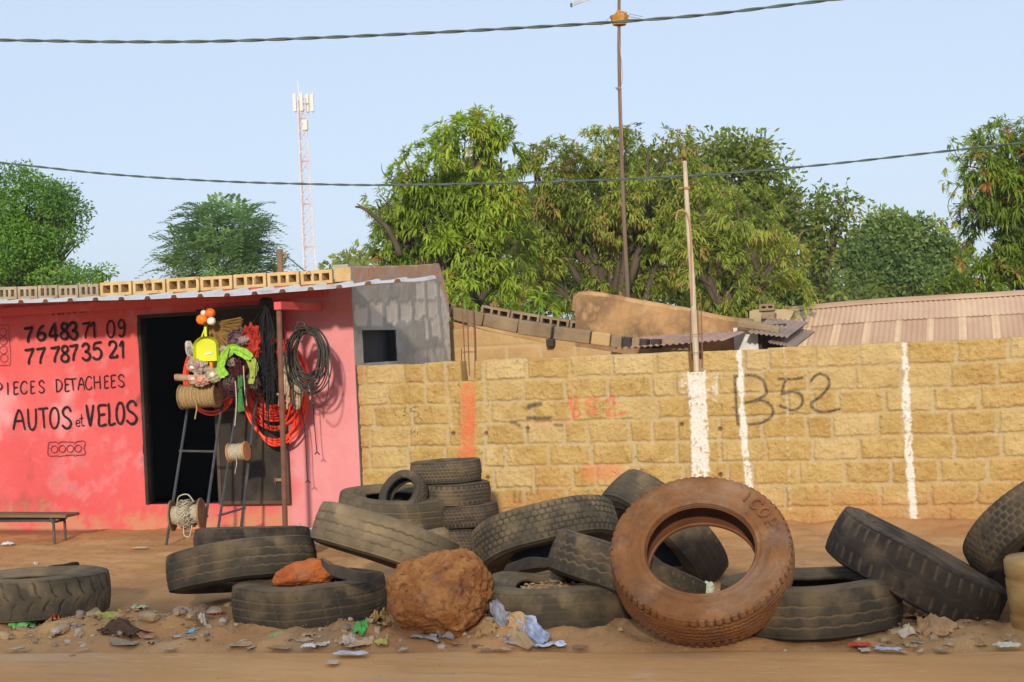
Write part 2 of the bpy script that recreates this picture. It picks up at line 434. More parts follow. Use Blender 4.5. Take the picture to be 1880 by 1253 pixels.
mb.add([(x0, yb, 0), (x1-.1, yb, 0), (x1-.1, yb, 2.45), (x0, yb, 2.45)], [(0, 1, 2, 3)])
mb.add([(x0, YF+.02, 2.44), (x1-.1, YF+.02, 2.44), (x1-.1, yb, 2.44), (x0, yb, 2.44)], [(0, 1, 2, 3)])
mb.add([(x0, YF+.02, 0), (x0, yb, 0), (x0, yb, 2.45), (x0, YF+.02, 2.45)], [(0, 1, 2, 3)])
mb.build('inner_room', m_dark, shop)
mb = MB()                                                   # iron frame round the opening
fwid = .035
for x in (dl+.02, dr_-.02): mb.box((x, YF+.01, (dbot+dtop)/2), (fwid, .07, dtop-dbot-.004))
mb.box(((dl+dr_)/2, YF+.008, dtop-.02), (dr_-dl-.085, .06, .035))
mb.build('door_frame', m_iron, shop)
ll, lr = dr_-.01, atY(530, 760, YF).x
leaf = MB(); lt, lb = dtop+.03, dbot-.005
leaf.box(((ll+lr)/2, YF-.055, (lt+lb)/2), (lr-ll-.07, .012, lt-lb-.07))
lf = leaf.build('door_leaf', m_iron, shop, base=None)
mb = MB()
for x in (ll+.018, lr-.018): mb.box((x, YF-.055, (lt+lb)/2), (.036, .034, lt-lb), bev=.004)
for z in (lb+.018, lt-.018, (lt*.48+lb*.52)): mb.box(((ll+lr)/2, YF-.055, z), (lr-ll-.074, .03, .036), bev=.004)
mb.build('leaf_frame', flat('worn_iron_edge', (.075, .055, .038), .75), lf)
mb = MB(); hz = atY(505, 880, YF).z
mb.box((lr-.10, YF-.085, hz), (.07, .022, .03), bev=.004); mb.tube([(lr-.13, YF-.10, hz+.02), (lr-.13, YF-.12, hz-.0), (lr-.13, YF-.10, hz-.03)], .006)
mb.build('handle', flat('brass_bolt', (.22, .17, .1), .5), lf)
# ---- lettering
m_black = surf('black_wall_paint', [(.3, (.012, .009, .009)), (.62, (.030, .018, .017)), (.85, (.16, .05, .045))], scale=14, rough=.75, spec=.15, stains=[(4, .60, .74, (.10, .035, .03), .6)])
m_thin = flat('thin_maroon_paint', (.10, .018, .022), .75)
def letter_line(name, glyphs, ox, oy, sc, wd, mat_, Yp=YF-.011, words=None):
    if words:
        i = 0
        for n_ in words: letter_line(name, glyphs[i:i+n_], ox, oy, sc, wd, mat_, Yp); i += n_
        return
    mb = MB(); k = 0
    for g_ in glyphs:
        ch, a0, b0, a1, b1 = g_[:5]; ww = g_[5] if len(g_) > 5 else wd
        for st in GL[ch]:
            k += 1
            ribbon(mb, [atY(ox+(a0+u*(a1-a0))/sc, oy+(b1+v*(b0-b1))/sc, Yp) for u, v in st], ww/sc/172., (0, -1, 0), seed=k)
    return mb.build(name, mat_, shop)
letter_line('painted_lettering', [('7', 300, 310, 400, 495), ('6', 455, 290, 565, 470), ('4', 610, 260, 715, 465), ('8', 745, 262, 845, 455), ('3', 850, 255, 960, 455), ('7', 1010, 250, 1105, 445, 28), ('1', 1115, 250, 1180, 440, 28), ('0', 1315, 230, 1415, 435, 25), ('9', 1450, 220, 1545, 425, 25)], 0, 555, 6.714, 37, m_black, words=(2, 3, 2, 2))
letter_line('painted_lettering', [('7', 305, 575, 415, 765), ('7', 450, 562, 555, 755), ('7', 625, 550, 730, 740), ('8', 750, 540, 850, 735), ('7', 860, 525, 955, 718), ('3', 1005, 515, 1115, 715), ('5', 1140, 495, 1255, 705), ('2', 1340, 485, 1445, 690), ('1', 1475, 485, 1530, 685)], 0, 555, 6.714, 33, m_black, words=(2, 3, 2, 2))
letter_line('painted_lettering', [('P', -70, 215, 25, 380), ('I', 75, 215, 107, 362), ('E', 165, 208, 220, 355), ('C', 243, 203, 330, 350), ('E', 370, 200, 420, 345), ('S', 465, 193, 540, 340), ('D', 675, 180, 750, 330), ('E', 785, 170, 840, 320), ('T', 825, 168, 920, 310), ('A', 945, 155, 1025, 305), ('C', 1030, 145, 1115, 300), ('H', 1135, 135, 1215, 290), ('E', 1265, 135, 1315, 282), ('E', 1345, 127, 1400, 275), ('S', 1425, 122, 1510, 268)], 0, 670, 6.596, 17, m_black, words=(6, 9))
letter_line('painted_lettering', [('A', 160, 545, 300, 785, 27), ('U', 335, 535, 440, 785, 27), ('T', 460, 525, 575, 765, 27), ('O', 600, 520, 715, 770, 27), ('S', 745, 515, 870, 770, 30), ('e', 915, 670, 970, 748, 12), ('t', 960, 600, 1025, 745, 12), ('V', 1045, 490, 1130, 740, 34), ('E', 1190, 490, 1290, 735, 32), ('L', 1305, 470, 1395, 725, 32), ('O', 1405, 460, 1505, 715, 32), ('S', 1525, 445, 1665, 715, 34)], 0, 670, 6.596, 30, m_black, words=(5, 2, 5))
def strokes(name, lst, ox, oy, sc, mat_, Yp=YF-.0105):
    mb = MB()
    for k, (wd, pts) in enumerate(lst): ribbon(mb, [atY(ox+x/sc, oy+y/sc, Yp) for x, y in pts], wd/sc/172., (0, -1, 0), seed=k)
    return mb.build(name, mat_, shop)
ring = lambda x, y, r_: arc(x, y, r_, r_*1.05, 0, 360, 18)
em = [(9, ring(x, y, 40)) for x, y in ((657, 1025), (753, 1020), (850, 1017), (945, 1015))]
em += [(8, [(590, 940), (680, 935), (712, 955), (740, 935), (880, 938), (905, 950), (930, 932), (1020, 925), (1028, 975), (1020, 1010), (1028, 1085), (930, 1095), (905, 1108), (880, 1092), (750, 1105), (720, 1112), (695, 1103), (590, 1100), (580, 1020), (590, 940)])]
em += [(8, [(x, y), (x+4, y+5)]) for x, y in ((610, 965), (700, 962), (800, 960), (900, 960), (990, 955), (605, 1075), (705, 1080), (800, 1078), (900, 1075), (990, 1070), (595, 1010), (1005, 990), (1006, 1010))]
strokes('painted_gasket', em, 0, 670, 6.596, m_thin)
em = [(7, ring(x, y, 46)) for x, y in ((35, 370), (42, 478), (42, 590), (52, 692))]
em += [(6, [(-60, 290), (60, 285), (105, 290), (115, 380), (112, 420), (128, 600), (125, 770), (60, 780), (-60, 785)])]
em += [(6, [(x, y), (x+4, y+5)]) for x, y in ((90, 330), (98, 440), (100, 545), (105, 650), (105, 745), (30, 760), (60, 765))]
strokes('painted_gasket', em, 0, 555, 6.714, m_thin)
strokes('painted_lettering', [(18, [(650, 120), (655, 165)]), (14, [(715, 122), (720, 160)]), (14, [(735, 120), (738, 158)]), (12, [(765, 125), (775, 155)]), (12, [(775, 155), (788, 122)]), (14, [(848, 115), (853, 145)]), (14, [(900, 122), (935, 132)]), (13, [(985, 125), (1055, 115)]), (9, [(1150, 106), (1195, 102)])], 0, 555, 6.714, m_black)
# ---- grey block side wall (faces +X), exposed block work under torn render
pc = [atX(650, 489, XS), atX(700, 489, XS), atX(760, 487, XS), atX(806, 484, XS), atX(815, 500, XS), atX(825, 556, XS)]
yend = pc[-1].y
sy = np.arange(YF, yend+.001, .03); sz = np.arange(-.1, 2.9, .03)
tops = [(p.y, p.z) for p in pc]
def side_top(y): return float(np.interp(y, [t[0] for t in tops[:4]]+[yend], [t[1] for t in tops[:4]]+[tops[5][1]]))
V = []; chip = []; brick = []
for z in sz:
    for y in sy:
        zt = side_top(y); zz = min(z, zt)
        V.append([XS+.004*mn.fractal(Vector((0, y*7, zz*7)), .6, 2, 4), y, zz])
        v_ = zt-zz
        course = math.floor((zz-.03)/.21); yo = (y+(.2 if course % 2 else 0))/.42
        inb = 0.1 < yo % 1 < .9 and .12 < ((zz-.03)/.21) % 1 < .88
        ye = y+.05*mn.noise(Vector((zz*6, y*4, 2))); ve = v_+.05*mn.noise(Vector((y*5, zz*5, 7)))
        fy = (ye-YF)/(yend-YF); cb = ((ye-YF)/.40) % 1; gap_ = .16 < cb < .90
        c_ = 1.0 if (.40 < ve < .60 and gap_) or (.20 < ve < .38 and fy > .62 and gap_) or (.62 < ve < .84 and fy > .70 and cb > .3) else (.45 if ve > .95 and fy > .45 and mn.noise(Vector((y*9, zz*2, 4))) > .1 else 0)
        chip.append(c_)
        brick.append(max(0, min(1, (.19-v_)*40))*(.25 if ((y-YF)/.3) % 1 < .12 else 1)*(0.8+.4*mn.noise(Vector((y*3, zz*3, 1)))))
        if chip[-1] > .3: V[-1][0] -= .008
na, nb = len(sz), len(sy)
ii = (np.arange(na-1)[:, None]*nb+np.arange(nb-1)[None, :]).ravel()
F = np.stack([ii, ii+1, ii+nb+1, ii+nb], 1)
Va = np.array(V); ok = (np.ptp(Va[F][:, :, 2], axis=1) > 1e-4)
wy0, wy1 = atX(666, 640, XS).y, atX(727, 640, XS).y
wz0, wz1 = atX(690, 668, XS).z, atX(690, 606, XS).z
cy, cz = Va[F][:, :, 1].mean(1), Va[F][:, :, 2].mean(1)
ok &= ~((cy > wy0) & (cy < wy1) & (cz > wz0) & (cz < wz1))
fast_mesh('side_wall', Va-base_, F[ok], m_blockgrey, shop, True, dict(chip=chip, brick=brick))
mb = MB(); mb.box((XS-.1, (wy0+wy1)/2, (wz0+wz1)/2), (.012, wy1-wy0+.06, wz1-wz0+.06))
for y in (wy0-.012, wy1+.012): mb.box((XS-.05, y, (wz0+wz1)/2), (.09, .03, wz1-wz0+.05))
for z in (wz0-.012, wz1+.012): mb.box((XS-.05, (wy0+wy1)/2, z), (.09, wy1-wy0-.01, .03))
mb.build('window', flat('near_black_panel', (.018, .020, .026), .6), shop)  # near-black panel and frame fill the window opening
mb = MB()                                                    # thickness, back and roof of the building
mb.poly([(XS-.2, yend, 0), (XS-.02, yend, 0), (XS-.02, yend, side_top(yend)-.02), (XS-.2, yend, side_top(yend)-.02)], (0, -.03, 0))
mb.box(((x0+XS)/2, (YF+yend)/2+.1, 2.47), (XS-x0-.1, yend-YF-.25, .04))
mb.box((XS-.12, (YF+yend)/2, 2.56), (.16, yend-YF-.06, .14)); mb.box(((x0+XS)/2, yend, 1.22), (XS-x0-.3, .1, 2.44))
mb.build('roof_slab', m_blockgrey, shop)
# ---- hollow block parapet
m_hollow = surf('yellow_hollow_block', [(.3, (.44, .29, .13)), (.6, (.58, .40, .19)), (.8, (.64, .47, .25))], scale=6, rough=.95, bump=.5, bscale=40, spec=.1, stains=[(3, .55, .7, (.38, .27, .15), .6)])
m_hollow2 = surf('grey_hollow_block', [(.3, (.27, .21, .14)), (.6, (.38, .30, .20)), (.8, (.44, .36, .25))], scale=6, rough=.95, bump=.5, bscale=40, spec=.1)
def hollow_block(mb, o, ex, ey, ez, L_, H_, D_, holes=3):
    """open sides face -ey; o = lower left front corner"""
    o, ex, ey, ez = map(Vector, (o, ex, ey, ez))
    us = [0.]; t = .032
    hw = (L_-t*(holes+1))/holes
    wds = [hw*1.1, hw*.8, hw*1.1] if holes == 3 else [hw]*holes
    for w_ in wds: us += [us[-1]+t, us[-1]+t+w_]
    us += [L_]; vs = [0, t, H_-t, H_]
    pt = lambda u, v, d_: o+ex*u+ez*v+ey*d_
    nu = len(us)
    grid = [pt(u, v, 0) for v in vs for u in us]; back = [pt(u, v, D_) for v in vs for u in us]
    fs = []
    for j in range(3):
        for i in range(nu-1):
            hole = j == 1 and i % 2 == 1
            if not hole: fs.append((j*nu+i, j*nu+i+1, (j+1)*nu+i+1, (j+1)*nu+i))
    n = len(grid); q = list(grid)
    q += [pt(u, v, D_) for v in (0, H_) for u in (0, L_)]
    fs += [(n, n+1, n+3, n+2), (0, nu-1, n+1, n), (3*nu, n+2, n+3, 4*nu-1), (0, n, n+2, 3*nu), (nu-1, 4*nu-1, n+3, n+1)]
    mb.add(q, fs)
    for i in range(1, nu-1, 2):                              # cavities
        a, b2, c_, d2 = us[i], us[i+1], vs[1], vs[2]; dd_ = D_*.8
        mb.add([pt(a, c_, 0), pt(b2, c_, 0), pt(b2, d2, 0), pt(a, d2, 0), pt(a, c_, dd_), pt(b2, c_, dd_), pt(b2, d2, dd_), pt(a, d2, dd_)], [(0, 1, 5, 4), (1, 2, 6, 5), (2, 3, 7, 6), (3, 0, 4, 7), (4, 5, 6, 7)])
edges = [183, 243, 305, 367, 428, 490, 551, 612]
for a, b2 in zip(edges[:-1], edges[1:]):
    yb_ = lambda x: np.interp(x, [183, 612, 650], [545, 520, 516]); yt_ = lambda x: np.interp(x, [183, 612, 650], [519, 494, 490])
    p0, p1 = atY(a+1.5, yb_(a), YF+.02), atY(b2-1.5, yb_(b2), YF+.02); p2 = atY(a+1.5, yt_(a), YF+.02)
    ex = (p1-p0).normalized(); mb = MB()
    hollow_block(mb, p0, ex, (0, 1, 0), (0, 0, 1), (p1-p0).length, (p2-p0).z*rng.uniform(.96, 1.03), .2)
    mb.build('hollow_block', m_hollow, shop)
mb = MB(); pa, pb, pt_ = atY(614, 519, YF+.02), atY(650, 516, YF+.02), atY(650, 489.5, YF+.02)
mb.box(((pa.x+XS)/2-.003, YF+.12, (pa.z+pt_.z)/2), (XS-pa.x-.004, .2, pt_.z-pa.z), bev=.012); mb.build('corner_block', m_hollow, shop)
for k in range(9):                                           # older, greyer and smaller blocks further left
    b2 = 182-37.5*k; a = b2-37.5
    yo, yt = (lambda x: np.interp(x, [-160, 0, 183], [556, 551, 546])), (lambda x: np.interp(x, [-160, 0, 183], [531, 526, 521]))
    p0, p1, p2 = atY(a+1, yo(a), YF+.05), atY(b2-1, yo(b2), YF+.05), atY(a+1, yt(a), YF+.05); mb = MB()
    hollow_block(mb, p0, (p1-p0).normalized(), (0, 1, 0), (0, 0, 1), (p1-p0).length, (p2-p0).z*rng.uniform(.93, 1.05), .18)
    mb.build('hollow_block', m_hollow2, shop)
# ---- awning
m_tin = surf('galvanised_sheet', [(.3, (.60, .60, .59)), (.55, (.68, .68, .67)), (.8, (.74, .74, .72))], scale=2.5, rough=.55, bump=.08, bscale=18, metallic=.15, stains=[(1.5, .56, .72, (.40, .30, .20), .6), (7, .62, .75, (.30, .22, .15), .5)])
YE = YF-.92
def eave(px): return atY(px, np.interp(px, [0, 120, 250, 420, 560, 640, 700], [557, 553, 549, 544, 534, 527, 518]), YE)
def back(px): return atY(px, np.interp(px, [0, 180, 400, 612, 660], [551, 545, 533, 520, 516.5]), YF-.03)
mb = MB()
pxs = [-120, -60, 0, 120, 250, 420, 560, 640, 690]
exx = [eave(max(p, 0)).x if p >= 0 else eave(0).x+(p)*.0072 for p in pxs]; ezz = [eave(max(p, 0)).z for p in pxs]
bz = [back(max(p, 0)).z for p in (0, 180, 400, 612, 660)]; bx = [back(p).x for p in (0, 180, 400, 612, 660)]
X0, X1 = exx[0], exx[-1]
prof = []; x = X0; pitch = .29
while x < X1:
    prof += [(x, 0), (x+.20, 0), (x+.216, .030), (x+.258, .030), (x+.274, 0)]
    x += pitch
vs = []; n = len(prof); NS = 7
for j in range(NS):
    t = j/(NS-1)
    for (x, dz) in prof:
        ze = np.interp(x, exx, ezz)+.012*mn.noise(Vector((x*1.1, 2, 0)))
        zb = np.interp(x, bx, bz)-.02
        y = YE+(YF-.02-YE)*t+(.03*mn.noise(Vector((math.floor(x/.87)*3.3, 1, 0))) if j == 0 else 0)
        sag = -.012*sin(pi*t)
        vs.append((x, y, ze+(zb-ze)*t+dz+sag))
fs = [(j*n+i, j*n+i+1, (j+1)*n+i+1, (j+1)*n+i) for j in range(NS-1) for i in range(n-1)]
vs2 = [(a_, b3, c_-.003) for a_, b3, c_ in vs]; nn = len(vs)
fs += [tuple(nn+i for i in f)[::-1] for f in fs]+[(i, nn+i, nn+i+1, i+1) for i in range(n-1)]
mb.add(vs+vs2, fs); mb.build('roof_sheet', m_tin, shop)
mb = MB(); wv = MB()
for k in range(9):
    x = X1-.35-k*.62; p = Vector((x, YF-.25-.1*(k % 2), float(np.interp(x, exx, ezz))+.13))
    wv.tube([p, p+Vector((.0, -.02, .06)), p+Vector((.03, .0, .09)), p+Vector((.04, .03, .04))], .004, 5)
wv.build('tie_wire', flat('rusty_tie_wire', (.16, .08, .05), .8), shop)
m_post = surf('rusty_red_pipe', [(.3, (.13, .055, .035)), (.6, (.20, .085, .055)), (.8, (.26, .12, .08))], scale=8, rough=.75, bump=.15, bscale=60)
pb_ = atY(512, 566, YE+.06); mb = MB()
mb.tube([(pb_.x-.045, YE+.06, -.05), (pb_.x-.02, YE+.06, 1.0), (pb_.x, YE+.06, pb_.z-.02)], .026, 12); mb.build('support_post', m_post, shop)
mb = MB(); mb.box((pb_.x+.01, (YE+YF)/2, pb_.z+.02), (.075, YF-YE-.02, .075), bev=.006)
mb.box(((X0+XS)/2-.1, YF-.06, 2.36), (XS-X0-.3, .07, .09), bev=.004)
mb.build('awning_beam', m_pink, shop)
# ================================================================== YELLOW BLOCK WALL
YW = YF+.03                          # face of the mortar joints; blocks stand proud of it
wall = thing('block_wall', 'long yellow earth block wall with spray painted B52 and white paint lines', 'wall', (-2, YW, 0))
m_wall = surf('earth_block', [(.25, (.38, .242, .082)), (.45, (.475, .32, .116)), (.6, (.54, .378, .148)), (.8, (.60, .445, .21))], scale=5, rough=.95, bump=.9, bscale=55, spec=.08, detail=9,
              stains=[(1.4, .52, .72, (.46, .25, .07), .5), (16, .57, .70, (.34, .195, .07), .65), (44, .58, .68, (.70, .55, .33), .45), (2.3, .60, .76, (.70, .55, .32), .5)],
              attrs=[('light', (.65, .51, .29), .5), ('ochre', (.43, .265, .09), .4), ('mortar', (.51, .415, .26), .75), ('mud_and_shade', (.48, .255, .10), .85), ('pit', (.17, .09, .04), .8), ('red', (.72, .17, .08), .95), ('black', (.05, .045, .045), 1), ('white', (.76, .73, .66), .97)])
m_wallpaint = m_wall
wx0, wx1 = XS+.02, 4.0
ZT = 1.625; CO = .2075; PITCH = .405
def px2(px, py): p = atY(px, py, YW); return (p.x, p.z)
st = .0095
gx_ = np.arange(wx0, wx1, st); gx_ = gx_[(gx_ < 1.2)]; gx_ = np.concatenate([gx_, np.arange(gx_[-1]+.03, wx1, .03)])
gz_ = np.arange(-.12, ZT+.03, st)
X, Z = np.meshgrid(gx_, gz_)
xf, zf = X.ravel(), Z.ravel()
wr = random.Random(3)
rows = {}
for k in range(10):
    js = []; x = wx0-.3+(.2 if k % 2 else 0)+wr.uniform(-.05, .05)
    while x < wx1+.5:
        js.append(x); x += PITCH*wr.uniform(.94, 1.06) if wr.random() > .12 else PITCH*.55
    rows[k] = (np.array(js), [(wr.random(), wr.random(), wr.uniform(-.006, .006), wr.uniform(-.004, .004), wr.uniform(-.006, .006)) for _ in js])
pn = np.stack([xf, zf*0, zf], 1)
na_ = vnoise(pn, 2.2, 1, 3); nb_ = vnoise(pn, 9.0, 2, 4); nc_ = vnoise(pn, 28.0, 3, 3)
rowf = (ZT-zf + .010*na_)/CO
rk = np.clip(np.floor(rowf).astype(int), 0, 9); rv = rowf-rk
relief = np.zeros(len(xf)); mort = np.zeros(len(xf)); light = np.zeros(len(xf)); ochre = np.zeros(len(xf)); topz = np.full(len(xf), ZT)
for k in range(10):
    sel = rk == k
    js, info = rows[k]
    xs_ = xf[sel]+.008*nb_[sel]
    bi = np.clip(np.searchsorted(js, xs_)-1, 0, len(js)-2)
    L_ = js[bi]; R_ = js[bi+1]
    jw = np.array([info[i][0] for i in bi])
    du = np.minimum(xs_-L_, R_-xs_)-(.012+.011*jw); dv = np.minimum(rv[sel]*CO, (1-rv[sel])*CO)-(.010+.007*nb_[sel])
    dm = np.minimum(du, dv)+.006*nc_[sel]
    q = np.clip(dm/.012, 0, 1)
    off = np.array([info[i][2] for i in bi])
    relief[sel] = q*(.016+off)
    mort[sel] = 1-np.clip(dm/.008+.2, 0, 1)
    rr = np.array([info[i][1] for i in bi])
    light[sel] = np.clip((rr-.6)*2.2+(.45 if k == 0 else 0), 0, 1)*q
    ochre[sel] = np.clip((.42-rr)*2.0+(.25 if k >= 6 else 0), 0, 1)*q
    if k == 0: topz[sel] = ZT+.010*np.array([info[i][4] for i in bi])/.006*.9-.012*(1-q)
nd_ = vnoise(pn, 60.0, 9, 2)
relief += .008*nb_*(1-mort)+.007*nc_*(1-.6*mort)+.005*nd_*(1-.5*mort)+.006*na_
mort = np.clip(mort*(.75+.5*nb_), 0, 1)
pit = np.clip((nc_-.62)*5, 0, 1)*np.clip(nb_*3-.2, 0, 1)*.8
for (a, b2) in ((833, 796), (893, 796), (969, 787), (1272, 783), (1322, 788), (1252, 779), (896, 877), (1323, 872)):
    cx_, cz_ = px2(a, b2); d_ = np.hypot(xf-cx_, zf-cz_); pit = np.maximum(pit, np.clip((.026-d_)/.01, 0, 1)); relief -= .03*np.clip((.022-d_)/.012, 0, 1)
mud_and_shade = np.clip(.95-(zf-.02)/.34+.7*na_+.3*nb_, 0, 1)  # foot of the wall tinted; a soft penumbra put into the colour
mud_and_shade = np.maximum(mud_and_shade, np.clip(.75-(xf-wx0)/.12+nb_*.6, 0, .8))
def segd(pts):
    best = np.full(len(xf), 9.0)
    for (a, b2) in zip(pts[:-1], pts[1:]):
        ax_, az_, bx_, bz_ = a[0], a[1], b2[0], b2[1]
        lo = min(ax_, bx_)-.12; hi = max(ax_, bx_)+.12
        s_ = np.where((xf > lo) & (xf < hi))[0]
        if not len(s_): continue
        vx, vz = bx_-ax_, bz_-az_; ll_ = vx*vx+vz*vz+1e-9
        t = np.clip(((xf[s_]-ax_)*vx+(zf[s_]-az_)*vz)/ll_, 0, 1)
        best[s_] = np.minimum(best[s_], np.hypot(xf[s_]-ax_-t*vx, zf[s_]-az_-t*vz))
    return best
def paint(strokes_, ox, oy, sc, wd, soft, amt=1.0, grain=.35):
    m_ = np.zeros(len(xf))
    for s_ in strokes_:
        w3 = wd
        if isinstance(s_, tuple) and isinstance(s_[0], (int, float)): w3, s_ = s_
        pts = [px2(ox+x/sc, oy+y/sc) for x, y in s_]
        sp = smooth_path([(x, 0, z) for x, z in pts], 5) if len(pts) > 2 else [Vector((x, 0, z)) for x, z in pts]
        d_ = segd([(p.x, p.z) for p in sp]); hw = w3/sc/200/2
        m_ = np.maximum(m_, np.clip((hw+soft-d_+.006*nc_)/(2*soft), 0, 1))
    return np.clip(m_*(1-grain*np.clip(nc_*2+.3, 0, 1))*amt, 0, 1)
black = paint([[(375, 478), (378, 560), (388, 702)], [(375, 480), (450, 474), (505, 500), (520, 555), (480, 585), (425, 602)], [(425, 602), (500, 590), (545, 620), (545, 660), (500, 692), (430, 702)],
               [(578, 490), (640, 492), (685, 486)], [(612, 492), (596, 530), (590, 562)], [(590, 562), (640, 550), (682, 568), (682, 610), (640, 635), (585, 615)],
               [(725, 500), (755, 470), (795, 478), (808, 520), (770, 570), (728, 602), (740, 632), (790, 642), (855, 630)]], 1200, 500, 2.506, 13, .005, .88)
black = np.maximum(black, paint([(4, [(290, 782), (297, 812)]), (4, [(325, 775), (350, 770), (340, 790), (355, 800), (335, 815)]), (5, [(412, 765), (380, 770), (372, 790), (405, 790), (415, 812), (392, 824)]), (4, [(415, 818), (437, 838)]),
               (5, [(372, 910), (373, 885), (385, 902), (396, 885), (398, 912)]), (4, [(410, 912), (411, 895), (424, 894), (427, 910)])], 620, 470, 2.765, 6, .0035, .85))
black = np.maximum(black, paint([(24, [(972, 768), (1000, 756), (1030, 752)]), (20, [(970, 822), (1020, 826), (1080, 822)]), (12, [(882, 848), (900, 850), (925, 862)]), (13, [(1105, 858), (1140, 860)]), (6, [(960, 893), (975, 890)])], 620, 470, 2.765, 12, .011, .8, .2))
black = np.maximum(black, paint([(14, [(310, 185), (308, 240)]), (14, [(340, 185), (338, 235)]), (14, [(395, 160), (400, 200)]), (14, [(432, 155), (435, 190)])], 840, 840, 2.9375, 12, .012, .5))
red = paint([(22, [(1178, 725), (1190, 780), (1198, 822)]), [(1175, 728), (1212, 732), (1215, 760), (1192, 772)], [(1192, 775), (1226, 785), (1230, 808), (1198, 824)],
             [(1318, 728), (1265, 735), (1278, 765), (1308, 772), (1305, 798), (1275, 800)], [(1368, 738), (1392, 718), (1406, 745), (1388, 775), (1368, 800), (1395, 812), (1462, 795)]], 620, 470, 2.765, 15, .006, .85)
red = np.maximum(red, paint([(30, [(1080, 868), (1130, 866)])], 0, 0, 1, 10, .03, .45))
red = np.maximum(red, .4*paint([(22, [(1000, 858), (1180, 850)])], 620, 470, 2.765, 10, .02, .6))
# coated piers and white lines, as painted areas with ragged edges
def area(poly, soft=.008, grain=.2):
    pts = [px2(*p) for p in poly]; n = len(pts); ins = np.zeros(len(xf), bool)
    for i in range(n):
        (xa, za), (xb, zb) = pts[i], pts[(i+1) % n]
        cnd = ((za > zf) != (zb > zf)); xi = (xb-xa)*(zf-za)/(zb-za+1e-12)+xa
        ins ^= cnd & (xf < xi)
    d_ = segd(pts+[pts[0]]); sd = np.where(ins, d_, -d_)
    return np.clip((sd+soft+.014*nb_+.008*nc_)/(2*soft), 0, 1)
pier_r = area([(851, 706), (873, 700), (873, 850), (843, 850), (846, 790)], .014)
pier_rc = area([(846, 690), (876, 690), (876, 850), (842, 850)])
red = np.maximum(red, pier_r*np.clip(.72+.6*na_+.3*nb_, .35, 1))
pier_w = area([(1262, 682), (1296, 682), (1298, 740), (1301, 800), (1306, 905), (1272, 905), (1268, 780)], .006)
pier_w2 = area([(1250, 690), (1318, 688), (1316, 735), (1252, 722)], .02)*np.clip(.2+1.2*nb_+nc_, 0, .7)
white = np.maximum(pier_w*np.clip(1-np.clip((nc_+.5*nb_+.4*na_-.42)*5, 0, 1), 0, 1), pier_w2)
def wline(pts):
    return np.maximum.reduce([area([(x-w3/2, y) for x, y, w3 in pts]+[(x+w3/2, y) for x, y, w3 in pts[::-1]], .0045)])
l1 = wline([(1357, 640, 9), (1360, 690, 9), (1362, 740, 10), (1366, 800, 12), (1371, 850, 12), (1378, 920, 12), (1382, 960, 12)])
l2 = wline([(1660, 628, 11), (1663, 700, 11), (1665, 760, 15), (1667, 800, 15), (1671, 870, 13), (1676, 930, 14), (1681, 982, 12)])
l3 = wline([(1440, 640, 3), (1446, 780, 2), (1452, 960, 3)])*.3*np.clip(nc_*3+.4, 0, 1)
white = np.maximum(white, np.maximum(np.maximum(l1, l2)*np.clip(1.1-np.clip((nc_+.6*na_+.4*nb_-.5)*5, 0, 1), 0, 1), l3))
_pp = np.maximum(pier_rc, pier_w); relief = relief*(1-_pp)+_pp*(.022+.006*nb_+.004*nc_)
_ll = np.maximum(l1, l2); relief = relief*(1-.6*_ll)+_ll*.6*.016
mort *= (1-np.maximum(pier_rc, pier_w))
# notches in the top course where the piers stop
gapm = ((xf > px2(848, 690)[0]) & (xf < px2(873, 690)[0])) | ((xf > px2(1265, 680)[0]) & (xf < px2(1292, 680)[0]))
zt = np.where(gapm, ZT-.20, topz+.004*nb_)
zz = np.minimum(zf, zt)
V = np.stack([xf, YW-relief, zz], 1)
na, nb = len(gz_), len(gx_)
ii = (np.arange(na-1)[:, None]*nb+np.arange(nb-1)[None, :]).ravel()
F = np.stack([ii, ii+1, ii+nb+1, ii+nb], 1)
ok = (np.ptp(V[F][:, :, 2], axis=1) > 1e-5)
AT = dict(light=light, ochre=ochre, mortar=mort, mud_and_shade=mud_and_shade, pit=pit, red=red, black=black, white=white)
lab = np.zeros(len(F), int)
fm = lambda a: a[F].mean(1)
fx = xf[F].mean(1)
lab[(fm(np.maximum(l1, l2)) > .5)] = 2
lab[(fm(pier_w) > .5)] = 3
lab[(fm(pier_rc) > .5)] = 4
lab[(lab == 0) & (fm(black) > .4)] = 5
lab[(lab == 0) & (fm(red) > .4)] = 6
xm = px2(1520, 700)[0]
wb = np.array(wall.location)
def sub(name, sel, label=None):
    f = F[sel]; u, inv = np.unique(f.ravel(), return_inverse=True)
    o = fast_mesh(name, V[u]-wb, inv.reshape(f.shape), m_wall, wall, True, {k: v[u] for k, v in AT.items()})
    if label: o['label'] = label
    return o
sub('masonry', ok & (lab == 0))
sub('white_line', ok & (lab == 2) & (fx < xm)); sub('white_line', ok & (lab == 2) & (fx >= xm))
sub('pier', ok & (lab == 3), 'whitewashed pier'); sub('pier', ok & (lab == 4), 'orange daubed pier')
xg = px2(1330, 700)[0]; xh = px2(870, 750)[0]
sub('graffiti', ok & (lab == 5) & (fx > xg), 'black sprayed B52'); sub('graffiti', ok & (lab == 5) & (fx <= xg) & (fx > xh), 'black smudges'); sub('graffiti', ok & (lab == 5) & (fx <= xh), 'small black pencilled marks')
sub('graffiti', ok & (lab == 6), 'red B52')
